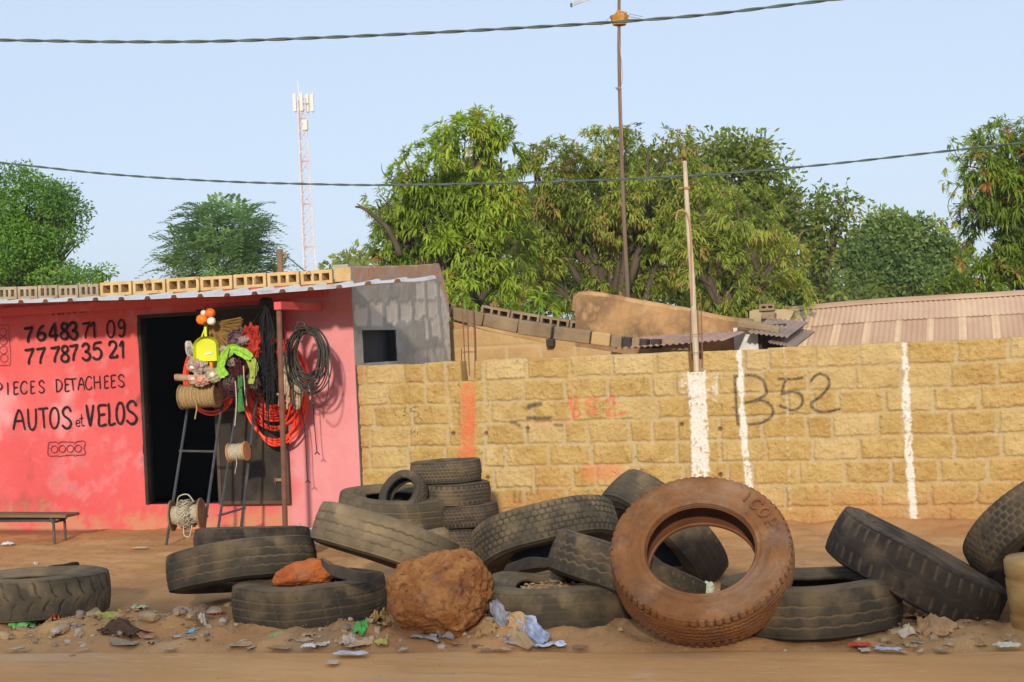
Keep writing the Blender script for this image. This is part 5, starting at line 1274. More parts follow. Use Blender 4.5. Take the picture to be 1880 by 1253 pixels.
sp2 = spool('wooden spool of tangled pale cord near the foot of the left ladder', atY(343, 945, 11.80), (1, .25, .05), .095, .28, .145, .0055, m_pale, m_plyw, tangle=3.3, tail=False, seed=5)
mb = MB(); c = atY(343, 945, 11.68)
mb.tube(smooth_path([c+Vector((-.10, 0, .08)), c+Vector((-.06, -.03, .17)), c+Vector((.03, -.02, .19)), c+Vector((.08, 0, .12))], 6), .006, 6)
mb.build('loose_loop', m_pale, sp2, smooth=True); mb = MB(); mb.tube(smooth_path([c+Vector((-.04, 0, -.10)), c+Vector((-.02, -.03, -.19)), c+Vector((.03, -.02, -.2)), c+Vector((.05, 0, -.1))], 6), .0055, 6); mb.build('loose_loop', m_pale, sp2, smooth=True)
spool('small cone of pale twine hanging on the right ladder', atY(437, 830, 12.22), (1, .1, .08), .075, .17, .095, .0042, m_pale, flat('cardboard_core', (.42, .21, .09), .85), seed=8)
# -- coils
def coil(name, label, cat, cpx, Y, rx, ry, n, r_, mat_, seed, jx=.05, thick=.06, pin=None, tilt=0.):
    c = atY(*cpx, Y); o = thing(name, label, cat, c); mb = MB(); rg = random.Random(seed); pts = []
    for k in range(n):
        ox, oz, oy = rg.uniform(-jx, jx), rg.uniform(-jx, jx), rg.uniform(-thick, thick)
        kx, kz = rx*rg.uniform(.62 if n > 20 else .82, 1.06), ry*rg.uniform(.62 if n > 20 else .80, 1.06)
        if pin is not None: oz = (ry-kz)*pin
        for i in range(22):
            a = pi/2+2*pi*i/22; pts.append(c+Vector((ox*(.5-.5*sin(a)) if pin is not None else ox, oy*cos(a*.5+k), oz))+Vector((cos(a)*kx, .015*mn.noise(Vector((k*2., i*.4, seed))), sin(a)*kz))+Vector((tilt*sin(a)*kz, 0, 0)))
    mb.tube(smooth_path(pts, 2), r_, 6); mb.build('loops', mat_, o, smooth=True); return o
m_orange = flat('orange_red_hose', (.80, .055, .02), .35, .15, spec=.5)
coil('hose_coil', 'big coil of bright orange red hose hanging at the door leaf', 'hose', (505, 716), 12.62, .34, .50, 22, .0115, m_orange, 4, .05, .06, pin=.9)
coil('hose_coil', 'smaller red hose coil hanging behind the dustpan and rope spool', 'hose', (392, 690), 12.66, .32, .36, 6, .012, m_orange, 9, .04, .03)
m_gcable = flat('grey_black_cable', (.040, .038, .030), .5, .3, spec=.4)
cc = coil('cable_coil', 'tangled coil of dark electric cable hanging against the pink wall', 'cable coil', (566, 660), 12.30, .20, .31, 21, .0065, m_gcable, 12, .06, .08, pin=.5)
mb = MB(); q = lambda x, y: atY(x, y, 12.28)
mb.tube(smooth_path([q(548, 590), q(536, 622), q(532, 650), q(536, 678)], 5), .012, 6); mb.tube(smooth_path([q(600, 660), q(604, 700), q(598, 735), q(585, 748), q(570, 735)], 5), .006, 5); mb.tube(smooth_path([q(522, 628), q(540, 622), q(560, 632)], 5), .008, 5); mb.tube(smooth_path([q(548, 592), q(560, 596), q(552, 620)], 5), .012, 6)
mb.build('loose_end', m_gcable, cc, smooth=True)
m_blackrope = flat('black_cord', (.012, .012, .013), .7)
ob = thing('cord_bundle', 'long bundle of black cords hanging beside the porch post', 'cords', atY(490, 560, 12.35)); mb = MB(); rg = random.Random(5)
for k in range(30):
    x0_, x1_ = 488+rg.gauss(0, 7), 493+rg.gauss(0, 10); e = rg.choice([660, 700, 730, 760, 800])+rg.uniform(-20, 20); Y_ = 12.3+rg.uniform(-.06, .05)
    pts = [atY(488+rg.gauss(0, 4), 552, Y_), atY(x0_, 600, Y_), atY((x0_+x1_)/2+rg.gauss(0, 3), 660, Y_), atY(x1_+rg.gauss(0, 3), e, Y_)]
    mb.tube(smooth_path(pts, 4), rg.uniform(.003, .006), 5)
mb.blob(atY(488, 556, 12.3), (.07, .06, .06), 2, .3, 3, 3); mb.build('strands', m_blackrope, ob, smooth=True)
mb = MB()
for k in range(10):
    a = rg.uniform(0, 6.3); c = atY(485+rg.uniform(-15, 15), 690+rg.uniform(-30, 30), 12.25); mb.tube([c+Vector((cos(t)*.06, rg.uniform(-.005, .005), sin(t)*.09)) for t in np.linspace(a, a+rg.uniform(3, 6), 14)], .004, 5)
mb.tube(smooth_path([atY(462, 615, 12.3), atY(470, 600, 12.3), atY(485, 608, 12.3), atY(478, 640, 12.3)], 5), .004, 5); mb.tube(smooth_path([atY(478, 570, 12.3), atY(466, 590, 12.3), atY(456, 605, 12.3)], 5), .004, 5); mb.build('loose_loop', m_blackrope, ob, smooth=True)
m_mop = flat('raw_cotton_strands', (.40, .32, .22), .95, .35, 30)
om = thing('mop_head', 'bunch of raw beige cotton strands hanging right of the porch post', 'mop', atY(535, 650, 12.40)); mb = MB()
for k in range(44):
    xe = 532+rg.gauss(0, 15); pts = [atY(522+rg.gauss(0, 3), 655, 12.4), atY((526+xe)/2+rg.gauss(0, 5), 690, 12.36+rg.uniform(-.04, .04)), atY(xe, 715+rg.uniform(-8, 8), 12.36+rg.uniform(-.04, .04)), atY(xe+rg.gauss(0, 4), 740+rg.uniform(-20, 14), 12.36)]
    mb.tube(smooth_path(pts, 4), rg.uniform(.009, .014), 5)
mb.build('strands', m_mop, om, smooth=True)
for (lab_, p) in (('thin black cord with a knotted end hanging on the pink wall', [(552, 740), (560, 800), (563, 860), (565, 882)]), ('short black cord hanging right of the knotted cord on the pink wall', [(575, 740), (578, 790), (582, 830)])):
    o = thing('black_string', lab_, 'cord', atY(*p[0], 12.6)); mb = MB(); mb.tube(smooth_path([atY(x, y, 12.6) for x, y in p], 5), .0045, 5); e = p[-1]
    mb.tube([atY(e[0]-4, e[1]+4, 12.6), atY(e[0], e[1], 12.59), atY(e[0]+5, e[1]+5, 12.6)], .006, 5); mb.build('cord', m_blackrope, o)
# -- dustpan
m_lime = flat('lime_plastic', (.62, .66, .03), .35, .06, spec=.5)
c = atY(379, 641, 12.12); dp = thing('dustpan', 'lime yellow plastic dustpan hanging by its handle', 'dustpan', c); mb = MB()
wd, ht = .125, .15
outl = [(-wd, -.12), (wd, -.12)]+[(wd*cos(a), .02+.10*sin(a)) for a in np.linspace(.15, pi-.15, 12)]
mb.poly([c+Vector((x, .02, z)) for x, z in outl], (0, .006, 0))
for (xa, za), (xb, zb) in zip(outl[1:], outl[2:]+[outl[0]]): mb.add([c+Vector((xa, .02, za)), c+Vector((xb, .02, zb)), c+Vector((xb*1.02, -.035, zb*1.02)), c+Vector((xa*1.02, -.035, za*1.02))], [(0, 1, 2, 3)])
mb.build('pan', m_lime, dp); mb = MB(); mb.box(c+Vector((0, 0, .165)), (.028, .02, .10), bev=.006); mb.tube(smooth_path([c+Vector((0, 0, .21)), c+Vector((-.03, 0, .15)), c+Vector((-.05, 0, .11))], 4), .008, 6); mb.build('handle', m_lime, dp)
mb = MB(); mb.poly([c+Vector((x, .014, z)) for x, z in ((-.04, -.06), (.05, -.05), (.06, -.03), (-.02, -.035))], (0, .003, 0)); mb.build('sticker', flat('pale_sticker', (.62, .62, .42), .6), dp)
# -- broom
m_straw = flat('broom_straw', (.30, .18, .05), .9, .35, 25)
c = atY(380, 612, 12.35); br = thing('broom', 'fan shaped straw broom hanging above the green cloth', 'broom', c); mb = MB()
for k in range(170):
    x1_ = rg.uniform(0, 1); e = (np.interp(x1_, [0, .5, 1], [443, 438, 418])+rg.uniform(-4, 4), np.interp(x1_, [0, .5, 1], [584, 615, 645])+rg.uniform(-4, 4)) if rg.random() < .75 else (392+rg.uniform(-5, 18), 636+rg.uniform(-4, 4))
    a = atY(384+rg.uniform(-3, 3), 596+rg.uniform(-5, 7), 12.35+rg.uniform(-.03, .03)); mb.tube([a, atY(*e, 12.30+rg.uniform(-.05, .04))], .003, 4)
mb.build('bristles', m_straw, br)
mb = MB(); mb.tube([atY(374, 592, 12.35), atY(389, 603, 12.35)], .028, 8); mb.build('binding', m_straw, br)
# -- floats, packets and bags
for (px, py, r_, col, lab_) in ((371, 587, .056, (.82, .20, .02), 'orange plastic float, lower left of the hanging cluster'), (386, 575, .05, (.72, .16, .02), 'orange plastic float at the top of the hanging cluster'), (388, 590, .042, (.74, .72, .66), 'white plastic float in front of the broom'), (374, 575, .03, (.66, .62, .52), 'small white float at the back of the hanging cluster')):
    c = atY(px, py, 12.15); o = thing('plastic_float', lab_, 'float', c, 'floats hanging above the dustpan'); mb = MB(); mb.blob(c, (r_*1.05, r_*.9, r_*.95), 3, .10, 2.5, px); mb.build('ball', flat('float_plastic', col, .4, .08), o, smooth=True)
    mb = MB(); mb.tube([c+Vector((0, 0, r_*.9)), atY(381, 560, 12.2)], .003, 4); mb.build('string', m_blackrope, o)
def packet(name, label, cat, px, py, Y, d, rz, col, seed, bits=()):
    c = atY(px, py, Y); o = thing(name, label, cat, c, 'small wares crowded round the dustpan'); mb = MB(); R = Matrix.Rotation(rz, 3, 'Y')
    mb.blob(c, d, 4, .42, 2.6, seed, R); mb.build('wrapper', flat(name+'_film', tuple(x*.85 for x in col), .45, .4, 22, spec=.4, bump=.6, bscale=45), o, smooth=False)
    for (dx, dz, dd, cl) in bits:
        mb = MB(); mb.blob(c+R @ Vector((dx, -d[1]*.8, dz)), dd, 2, .3, 2, seed+3, R); mb.build('printed_patch', flat('printed_patch', cl, .4), o, smooth=True)
packet('packet', 'white checked packet left of the dustpan', 'packet', 351, 643, 12.2, (.05, .03, .085), -.35, (.52, .48, .40), 1, [(.0, -.01, (.03, .012, .05), (.18, .16, .13))])
packet('plastic_bag', 'clear bag of mixed small parts under the dustpan', 'bag', 362, 672, 12.15, (.10, .05, .07), .2, (.40, .33, .26), 2, [(.02, .01, (.035, .02, .03), (.30, .12, .20)), (-.03, -.02, (.03, .02, .02), (.62, .58, .52))])
packet('plastic_bag', 'pink printed bag lying on the rope spool', 'bag', 366, 698, 12.12, (.12, .05, .055), .1, (.56, .34, .25), 3, [(.03, .0, (.035, .02, .025), (.75, .18, .12)), (-.05, .01, (.03, .02, .02), (.62, .50, .40))])
packet('plastic_bag', 'pale bag with pink flecks at the right end of the rope spool', 'bag', 394, 690, 12.15, (.09, .05, .06), -.2, (.44, .38, .24), 4, [(.0, .01, (.03, .02, .03), (.60, .55, .42))])
packet('plastic_bag', 'bulging grey bag tucked above the pink printed bag', 'bag', 380, 680, 12.2, (.12, .05, .05), .4, (.34, .28, .20), 14)
c = atY(340, 694, 12.15); o = thing('paper_roll', 'brown paper roll poking out left above the rope spool', 'roll', c, 'small wares crowded round the dustpan'); mb = MB(); mb.tube([c+Vector((-.09, -.02, .01)), c+Vector((.09, .03, -.01))], .034, 12); mb.build('roll_body', flat('kraft_roll', (.34, .22, .14), .8), o, smooth=True)
mb = MB(); mb.lathe([(.012, -.004), (.030, -.004), (.030, .004), (.012, .004)], c+Vector((-.096, -.021, .01)), (1, .3, 0), 12, close=True); mb.build('roll_end', flat('pink_roll_end', (.60, .30, .22), .8), o)
for i, (px, col, lab_) in enumerate(((378, (.75, .25, .02), 'orange bottle top just under the dustpan, left one'), (388, (.72, .22, .02), 'orange bottle top just under the dustpan, right one'))):
    c = atY(px, 668, 12.18); o = thing('small_bottle', lab_, 'bottle', c, 'small wares crowded round the dustpan'); mb = MB(); mb.lathe([(.018, -.06), (.02, -.055), (.02, .02), (.012, .04), (.012, .055)], c, (0, 0, 1), 12); mb.build('bottle_body', flat('orange_bottle', col, .35), o, smooth=True)
def cloth(name, label, cat, pts, wd, Y, mat_, seed, group=None, fold=.02, cols=7):
    P3 = smooth_path([atY(x, y, Y) for x, y in pts], 7); o = thing(name, label, cat, P3[0], group); V = []; n = len(P3)
    for i, p in enumerate(P3):
        t = (P3[min(i+1, n-1)]-P3[max(i-1, 0)]).normalized(); s = t.cross(Vector((0, -1, 0))).normalized(); w_ = np.interp(i/(n-1), np.linspace(0, 1, len(wd)), wd)
        for k in range(cols):
            q = (k/(cols-1)-.5)*2; V.append(p+s*q*w_/2*(1+.2*mn.noise(Vector((i*.2, k, seed))))+Vector((0, fold*sin(q*6+i*.35+seed)+fold*mn.noise(Vector((i*.25, k*.8, seed))), fold*.5*mn.noise(Vector((i*.3, k*.7, seed+4))))))
    F = [(i*cols+k, i*cols+k+1, (i+1)*cols+k+1, (i+1)*cols+k) for i in range(n-1) for k in range(cols-1)]
    mb = MB(); mb.add(V, F); ob_ = mb.build(name+'_fabric', mat_, o, smooth=True); ob_.name = 'fabric'; return o
m_green = flat('bright_green_net', (.26, .50, .05), .8, .35, 30)
cloth('net_scarf', 'bright green net cloth draped in an arch on the right ladder', 'cloth', [(413, 692), (406, 672), (412, 652), (430, 640), (448, 650), (460, 660)], [.10, .085, .10, .085, .10, .08], 12.12, m_green, 3)
cloth('net_scarf', 'olive tail of net hanging right of the green arch', 'cloth', [(458, 655), (464, 675), (461, 705)], [.08, .10, .06], 12.14, flat('olive_net', (.30, .36, .07), .8, .3, 30), 5)
cloth('net_scarf', 'dark green strip of net hanging below the cloth arch', 'cloth', [(440, 690), (441, 720), (443, 756)], [.05, .07, .06], 12.16, flat('dark_green_net', (.05, .19, .05), .8, .3, 30), 8)
m_wine = flat('wine_net', (.060, .014, .016), .95, .5, 22, bump=.8, bscale=60)
def bundle(label, px, py, Y, d, mat_, seed, cat='net'):
    c = atY(px, py, Y); o = thing('net_bundle', label, cat, c, 'bundles of netting on the right ladder'); mb = MB(); mb.blob(c, d, 4, .6, 2.2, seed); rg2 = random.Random(seed)
    for k in range(26):
        a = rg2.uniform(0, 6.3); q = c+Vector((cos(a)*d[0]*.95, -d[1]*rg2.uniform(0, .9), sin(a)*d[2]*.95)); b2 = a+rg2.uniform(.5, 2)
        q2 = c+Vector((cos(b2)*d[0]*.95, -d[1]*rg2.uniform(.3, 1.1), sin(b2)*d[2]*.95)); mb.tube(smooth_path([q, (q+q2)/2+Vector((0, -d[1]*.6, 0)), q2], 4), .005, 4)
    mb.build('net', mat_, o, smooth=False)
bundle('dark red net bundle hanging under the green cloth arch', 433, 690, 12.28, (.16, .09, .22), m_wine, 2)
bundle('mauve net ball above the green cloth arch', 440, 622, 12.3, (.10, .07, .10), flat('mauve_net', (.14, .08, .10), .95, .5, 25, bump=.8, bscale=60), 5)
bundle('scarlet net bundle between the mauve net and the black cords', 462, 632, 12.3, (.10, .07, .17), flat('scarlet_net', (.42, .035, .02), .95, .5, 25, bump=.8, bscale=60), 7)
bundle('dark blue net bag behind the black cords', 474, 680, 12.36, (.12, .06, .17), flat('navy_net', (.025, .028, .045), .9, .4, 25), 11)
bundle('small red net bag showing right of the porch post', 525, 655, 12.5, (.07, .05, .14), flat('red_net', (.50, .04, .035), .8, .4, 25), 13)
packet('plastic_bag', 'pale mauve plastic bag beside the green cloth arch', 'bag', 409, 642, 12.2, (.055, .04, .04), .4, (.46, .34, .34), 21)
for lab_, p in (('pale string dangling from the dark red net', [(432, 700), (434, 740), (431, 782)]), ('pale string dangling behind the green strip of net', [(447, 672), (449, 710), (453, 745)])):
    o = thing('hanging_string', lab_, 'string', atY(*p[0], 12.12)); mb = MB(); mb.tube(smooth_path([atY(x, y, 12.12) for x, y in p], 5), .006, 5); mb.build('string', m_pale, o)
# -- more small wares half hidden among the nets
for px, py, d, col, lab_ in ((420, 700, (.06, .04, .07), (.10, .06, .05), 'dark brown pouch between the rope spool and the dark red net'), (425, 665, (.05, .04, .05), (.30, .22, .16), 'tan pouch inside the green cloth arch'), (447, 625, (.05, .04, .04), (.34, .28, .26), 'grey knotted bag on the mauve net'),
                             (400, 655, (.045, .03, .05), (.20, .19, .10), 'olive pouch beside the dustpan'), (466, 700, (.06, .05, .08), (.09, .05, .045), 'dark pouch hanging left of the black cords'), (352, 662, (.05, .03, .04), (.45, .10, .06), 'red packet edge behind the clear bag')):
    packet('packet', lab_, 'packet', px, py, 12.2, d, rng.uniform(-.5, .5), col, px)
for k, (px, py, ln__) in enumerate(((418, 640, 60), (470, 650, 70), (496, 620, 120), (526, 610, 60), (541, 700, 90), (452, 690, 60))):
    o = thing('thin_cord', ('thin dark cord dangling left of the green arch', 'thin dark cord dangling by the scarlet net', 'long thin cord dangling among the black cords', 'thin cord dangling just right of the porch post', 'thin cord dangling from the cotton strands', 'thin dark cord dangling under the olive net tail')[k], 'cord', atY(px, py, 12.1))
    mb = MB(); mb.tube(smooth_path([atY(px+rng.uniform(-4, 4), py+ln__*t, 12.1+.05*mn.noise(Vector((t*3, k, 0)))) for t in (0, .3, .6, 1)], 5), .004, 5); mb.build('cord', m_blackrope, o)
# -- bench
m_bwood = flat('bench_plank', (.17, .105, .06), .85, .35, 6, stretch=(.3, 2, 2)); m_bleg = flat('bench_iron', (.075, .07, .068), .6, .3)
YBn = 12.0
be = thing('bench', 'low plank bench on thin iron legs by the pink wall', 'bench', atZ(90, 1006, 0.02)); zb = atY(110, 944, YBn).z; xe = atY(133, 940, YBn).x
mb = MB(); mb.box((xe-.95, YBn, zb), (1.9, .24, .03), Matrix.Rotation(.012, 3, 'Y'), bev=.006); mb.build('seat', m_bwood, be)
for x in (xe-.16, xe-1.75):
    for y in (YBn-.09, YBn+.09):
        mb = MB(); mb.tube([(x, y, -.02+.02), (x, y, zb-.09), (x-.03, y, zb-.03)], .014, 7); mb.tube([(x-.02, y, zb-.06), (x-.14, y, zb-.055)], .011, 6); mb.build('leg', m_bleg, be)
mb = MB()
for y in (YBn-.09, YBn+.09): mb.tube([(xe-.14, y, zb-.055), (xe-1.78, y, zb-.055)], .012, 6)
mb.tube([(xe-.16, YBn-.09, zb-.07), (xe-.16, YBn+.09, zb-.07)], .012, 6); mb.build('rail', m_bleg, be)
# -- white scrap bag and bottle behind the tan tyre
c = atY(563, 982, 11.3)
o = thing('plastic_bag', 'crumpled white bag with a protruding stick behind the tan tyre', 'bag', c); mb = MB(); mb.blob(c+Vector((.02, 0, -.03)), (.10, .08, .09), 3, .4, 2, 5); mb.build('film', flat('white_film', (.55, .54, .48), .5, .15), o)
mb = MB(); mb.tube([c, atY(546, 963, 11.25)], .02, 7); mb.build('stick', flat('white_stick', (.60, .55, .45), .6), o)
# ================================================================== UNSEEN TREES ADDED BEHIND THE CAMERA (thin crowns to half shade the tyres)
for k in range(12):
    x = -13+k*2.35+rng.uniform(-.4, .4); y = -6.5+rng.uniform(-.6, .6)
    top = rng.uniform(6.0, 6.7)+(.9 if x > -2 else 0.0)
    t = thing('shade_caster_tree', 'unseen tree in a row added to cast soft shade over the tyres', 'tree', (x, y, 0), 'row of unseen trees added to cast shade on the street')
    mb = MB(); limb(mb, (x, y, -.1), (x+.1, y, top-2.4), .14, .09, .1, 5, k)
    for q in range(4): limb(mb, (x+.1, y, top-2.8), (x+1.2*cos(q*1.6), y+1.0*sin(q*1.6), top-1.2), .06, .015, .2, 5, k+q)
    mb.build('trunk', m_bark, t, smooth=True)
    n = 30; d = nr.normal(size=(n, 3)); d /= np.linalg.norm(d, axis=1)[:, None]; d *= nr.random(n)[:, None]**.4
    C_ = np.array([x, y, top-2.2])+d*np.array([1.9, 1.5, 2.1])
    Vs, Fs, Ts = sprays(C_, np.clip(.5+.2*nr.normal(size=n), 0, 1), 22, .6, (.22, .38), .17)
    fast_mesh('crown', Vs-np.array([x, y, 0]), Fs, LN, t, False, dict(tint=Ts))
# ================================================================== BOULDER, STONES, DRUM, LITTER
import bmesh
EX = .8
def rock(name, label, c, d, mat_, sub=5, amp=.22, sc=1.3, seed=1, pits=0., shape=None, rot=0., cat='rock', group=None, fine=.03):
    bm = bmesh.new(); bmesh.ops.create_icosphere(bm, subdivisions=sub, radius=1); c = Vector(c); V = []
    R = Matrix.Rotation(rot, 3, 'Z'); off = Vector((seed*2.7, seed*1.9, seed))
    for v in bm.verts:
        p = v.co.copy(); q = Vector((math.copysign(abs(p.x)**EX, p.x), math.copysign(abs(p.y)**EX, p.y), math.copysign(abs(p.z)**EX, p.z)))
        k = 1+amp*mn.fractal(p*sc+off, .8, 2, 3)+fine*mn.fractal(p*6+off, .7, 2, 4)
        if pits:
            d0 = mn.voronoi(p*5.5+off)[0][0]; k -= pits*max(0, .42-d0)*1.3*(1 if mn.noise(p*2.2+off) > -.25 else .2)
            d1 = mn.voronoi(p*13+off)[0][0]; k -= pits*.5*max(0, .35-d1)
        if shape: k *= shape(p)
        w_ = R @ Vector((q.x*d[0]*k, q.y*d[1]*k, q.z*d[2]*k)); V.append(w_)
    bm.verts.index_update(); F = [tuple(v.index for v in f.verts) for f in bm.faces]; bm.free()
    o = fast_mesh(name, np.array([tuple(v) for v in V]), np.array(F), mat_, None, sub >= 4); o.location = c
    return tag(o, label, cat, group)
def facets(seed, n, lo, hi):
    r_ = random.Random(seed); pl = []
    for _ in range(n):
        v = Vector((r_.gauss(0, 1), r_.gauss(0, 1), r_.gauss(0, 1))).normalized(); pl.append((v, r_.uniform(lo, hi)))
    def f(p):
        q = p.normalized(); s = 0.0
        for v, h_ in pl:
            d_ = v.dot(q)
            if d_ > .05: s += (d_/h_)**14
        return 1.0/max(s, .35)**(1/14)
    return f
m_laterite = surf('laterite', [(.25, (.21, .075, .028)), (.48, (.42, .175, .058)), (.65, (.55, .26, .09)), (.85, (.64, .36, .165))], scale=9, rough=.95, bump=1.0, bscale=70, spec=.08, detail=12,
                  stains=[(24, .56, .66, (.15, .055, .03), .8), (3.2, .56, .66, (.13, .06, .045), .8), (2.4, .58, .70, (.58, .24, .05), .6), (40, .6, .7, (.66, .44, .26), .5), (1.5, .58, .74, (.50, .32, .20), .5)])
_bo = [(-1, .02), (-.74, .55), (-.18, .86), (.58, 1.20), (.98, .66), (1.04, -.2), (.84, -.84), (.03, -.97), (-.74, -.72)]
_ba = sorted((atan2(z, x), hypot(x, z)) for x, z in _bo)
_ba = [(_ba[-1][0]-2*pi, _ba[-1][1])]+_ba+[(_ba[0][0]+2*pi, _ba[0][1])]
_bf = facets(12, 26, .86, 1.0)
def bshape(p):                                               # outline with its crest to the right, broken flat faces
    a = float(np.interp(atan2(p.z, p.x), [q[0] for q in _ba], [q[1] for q in _ba]))
    return (a*(1-abs(p.y))+1.0*abs(p.y))*(.35+.65*_bf(p))
bc = atD(797, 1096, 8.62)
EX = .97
rock('boulder', 'big pitted orange laterite boulder in front of the tyres', (bc.x, bc.y+.05, bc.z), (.322, .285, .258), m_laterite, 6, .09, 1.3, 3, .17, bshape, TH, 'boulder', fine=.055)
EX = .8
m_redstone = surf('orange_red_stone', [(.3, (.26, .06, .02)), (.55, (.48, .13, .03)), (.8, (.50, .21, .09))], scale=5, rough=.9, bump=.8, bscale=25, stains=[(4, .56, .7, (.20, .11, .08), .7)])
sc_ = atD(557, 1056, 9.25)
rock('stone', 'angular orange red stone lying in the hollow of the flat grey tyre', sc_, (.185, .14, .095), m_redstone, 5, .12, 1.5, 8, 0, facets(4, 9, .62, .95), .5, 'stone', fine=.05)
# filling of sand and crumbs inside the flat tyres
for (x, y, r_, z, lab_, sd) in ((-4.247, 8.483, .33, .20, 'sandy rubble filling the flat grey tyre', 1), (-2.555, 8.617, .33, .20, 'sandy rubble filling the sagging tyre', 2)):
    V = [(0, 0, .02)]; F = []; NR, NS = 9, 36
    for i in range(1, NR+1):
        for k in range(NS):
            a = 2*pi*k/NS; rr = r_*i/NR; V.append((rr*cos(a), rr*sin(a), .02*mn.fractal(Vector((rr*cos(a)*9+sd, rr*sin(a)*9, 2)), .7, 2, 3)-.03*(i/NR)**2))
    F = [(0, 1+k, 1+(k+1) % NS) for k in range(NS)]+[(1+(i-1)*NS+k, 1+i*NS+k, 1+i*NS+(k+1) % NS, 1+(i-1)*NS+(k+1) % NS) for i in range(1, NR) for k in range(NS)]
    mb = MB(); mb.add([Vector(v)+Vector((x, y, z)) for v in V], F); o = mb.build('rubble_fill', m_soil, None, True); o['kind'] = 'stuff'; tag(o, lab_, 'rubble')
# strips of rubber casing
m_strip = rubber('blue_black_rubber', (.028, .030, .034), (.20, .15, .10), .25, .5)
def strip(label, pts, Z_, hgt, thick, mat_, lean=0.0):
    P3 = smooth_path(pts, 8); o = thing('rubber_strip', label, 'tyre scrap', P3[0]); n = len(P3); V = []
    for i, p in enumerate(P3):
        t = (P3[min(i+1, n-1)]-P3[max(i-1, 0)]).normalized(); s = t.cross(Vector((0, 0, 1))).normalized(); h_ = hgt*(.85+.3*mn.noise(Vector((i*.15, 2, hgt))))*min(1, .45+i/4, .35+(n-1-i)/4)
        u_ = Vector((0, 0, 1))+s*lean
        V += [p+s*thick, p-s*thick, p-s*thick+u_*h_, p+s*thick+u_*h_]
    F = [(4*i+k, 4*i+(k+1) % 4, 4*i+4+(k+1) % 4, 4*i+4+k) for i in range(n-1) for k in range(4)]+[(0, 1, 2, 3), (4*n-4, 4*n-1, 4*n-2, 4*n-3)]
    mb = MB(); mb.add(V, F); mb.build('casing', mat_, o, smooth=False)
strip('blue black casing strip wedged between the tan tyre and the flat grey tyre', [atD(594, 1040, 9.0), atD(615, 1058, 8.85), atD(660, 1068, 8.8), atD(706, 1072, 8.85)], 0, .085, .008, m_strip, .25)
strip('dark casing scrap lying behind the chevron tyre at left', [atZ(68, 1062, .05), atZ(85, 1052, .08), atZ(115, 1044, .11), atZ(141, 1040, .10)], 0, .05, .02, R_DARK, .6)
strip('dark flap of casing inside the hollow of the blocky tyre', [atD(925, 1056, 9.3), atD(960, 1046, 9.3), atD(1005, 1042, 9.3), atD(1020, 1052, 9.2)], 0, .08, .01, m_strip, .3)
# drum at the right edge
m_drum = surf('stained_yellow_plastic', [(.3, (.30, .155, .045)), (.55, (.44, .27, .10)), (.8, (.55, .38, .18))], scale=4, rough=.6, bump=.1, bscale=20, stretch=(1, 1, 2.2), stains=[(3, .55, .7, (.24, .10, .03), .7)])
dc = atZ(1870, 1172, 0); dc = Vector((dc.x+.16, dc.y+.16, 0))
dm = thing('plastic_drum', 'stained yellow brown plastic drum at the right edge of the photo', 'drum', dc); mb = MB()
mb.lathe([(.175, 0), (.195, .02), (.200, .10), (.192, .115), (.200, .13), (.215, .30), (.205, .315), (.215, .33), (.220, .405), (.205, .425), (.12, .435)], dc, (.0, .0, 1), 28); mb.build('drum_body', m_drum, dm, smooth=True)
mb = MB(); mb.lathe([(.05, .434), (.05, .455), (.045, .46)], dc, (0, 0, 1), 16); mb.build('drum_cap', flat('dull_cap', (.28, .18, .10), .6), dm)
# ---- litter
def gz(x, y): return ground_z(x, y)
m_paper = {}
def lm(col, rough=.7):
    k = (col, rough)
    if k not in m_paper: m_paper[k] = flat('litter_'+str(len(m_paper)), col, rough, .22, 20, spec=.3)
    return m_paper[k]
def litter(name, label, cat, px, py, wpx, dpx, col, crum=.3, rz=0., lift=.010, seed=0, rough=.7, group='litter strewn along the road edge', n=13, marks=None, base=0.):
    """crumpled sheet lying on the ground; wpx, dpx its size in photo pixels"""
    p = atZ(px, py, base+.01); z0 = gz(p.x, p.y)
    p = atZ(px, py, max(z0, base)); mpp = ((p-CC) @ CF)/FPX if False else (p-CC).dot(CF)/FPX
    L_, D_ = wpx*mpp, dpx*mpp*1.0
    V = []; R = Matrix.Rotation(rz, 3, 'Z'); up = dpx*mpp
    for i in range(n):
        for j in range(n):
            u, v = i/(n-1)-.5, j/(n-1)-.5
            ed = 1+.55*mn.noise(Vector((u*2.2, v*2.2, seed+.5)))+.25*mn.noise(Vector((u*7, v*7, seed)))
            x = u*L_*ed; y = v*max(.08, up*1.5)*ed
            z = crum*up*(.28+.55*mn.fractal(Vector((u*4.2, v*4.2, seed*1.7)), .7, 2, 3))*(1-.8*max(abs(u), abs(v))**2)+lift
            z = max(z, .004)
            if crum > .5: z += crum*up*.40*(1-(2*abs(v))**2)*(1-(2*abs(u))**2)
            q = R @ Vector((x, y, 0)); V.append(Vector((p.x+q.x, p.y+q.y, max(gz(p.x+q.x, p.y+q.y), base)+z)))
    F = [(i*n+j, (i+1)*n+j, (i+1)*n+j+1, i*n+j+1) for i in range(n-1) for j in range(n-1)]
    mb = MB(); mb.add(V, F)
    if marks:
        mb.cm = 0
    o = mb.build(name, [lm(col, rough)]+([lm(marks, rough)] if marks else []), None, False, base=(p.x, p.y, max(z0, base)))
    if marks: o.data.polygons.foreach_set('material_index', np.array([1 if mn.noise(Vector((k*.9, seed, 3))) > .28 else 0 for k in range(len(F))], dtype=np.int32))
    return tag(o, label, cat, group)
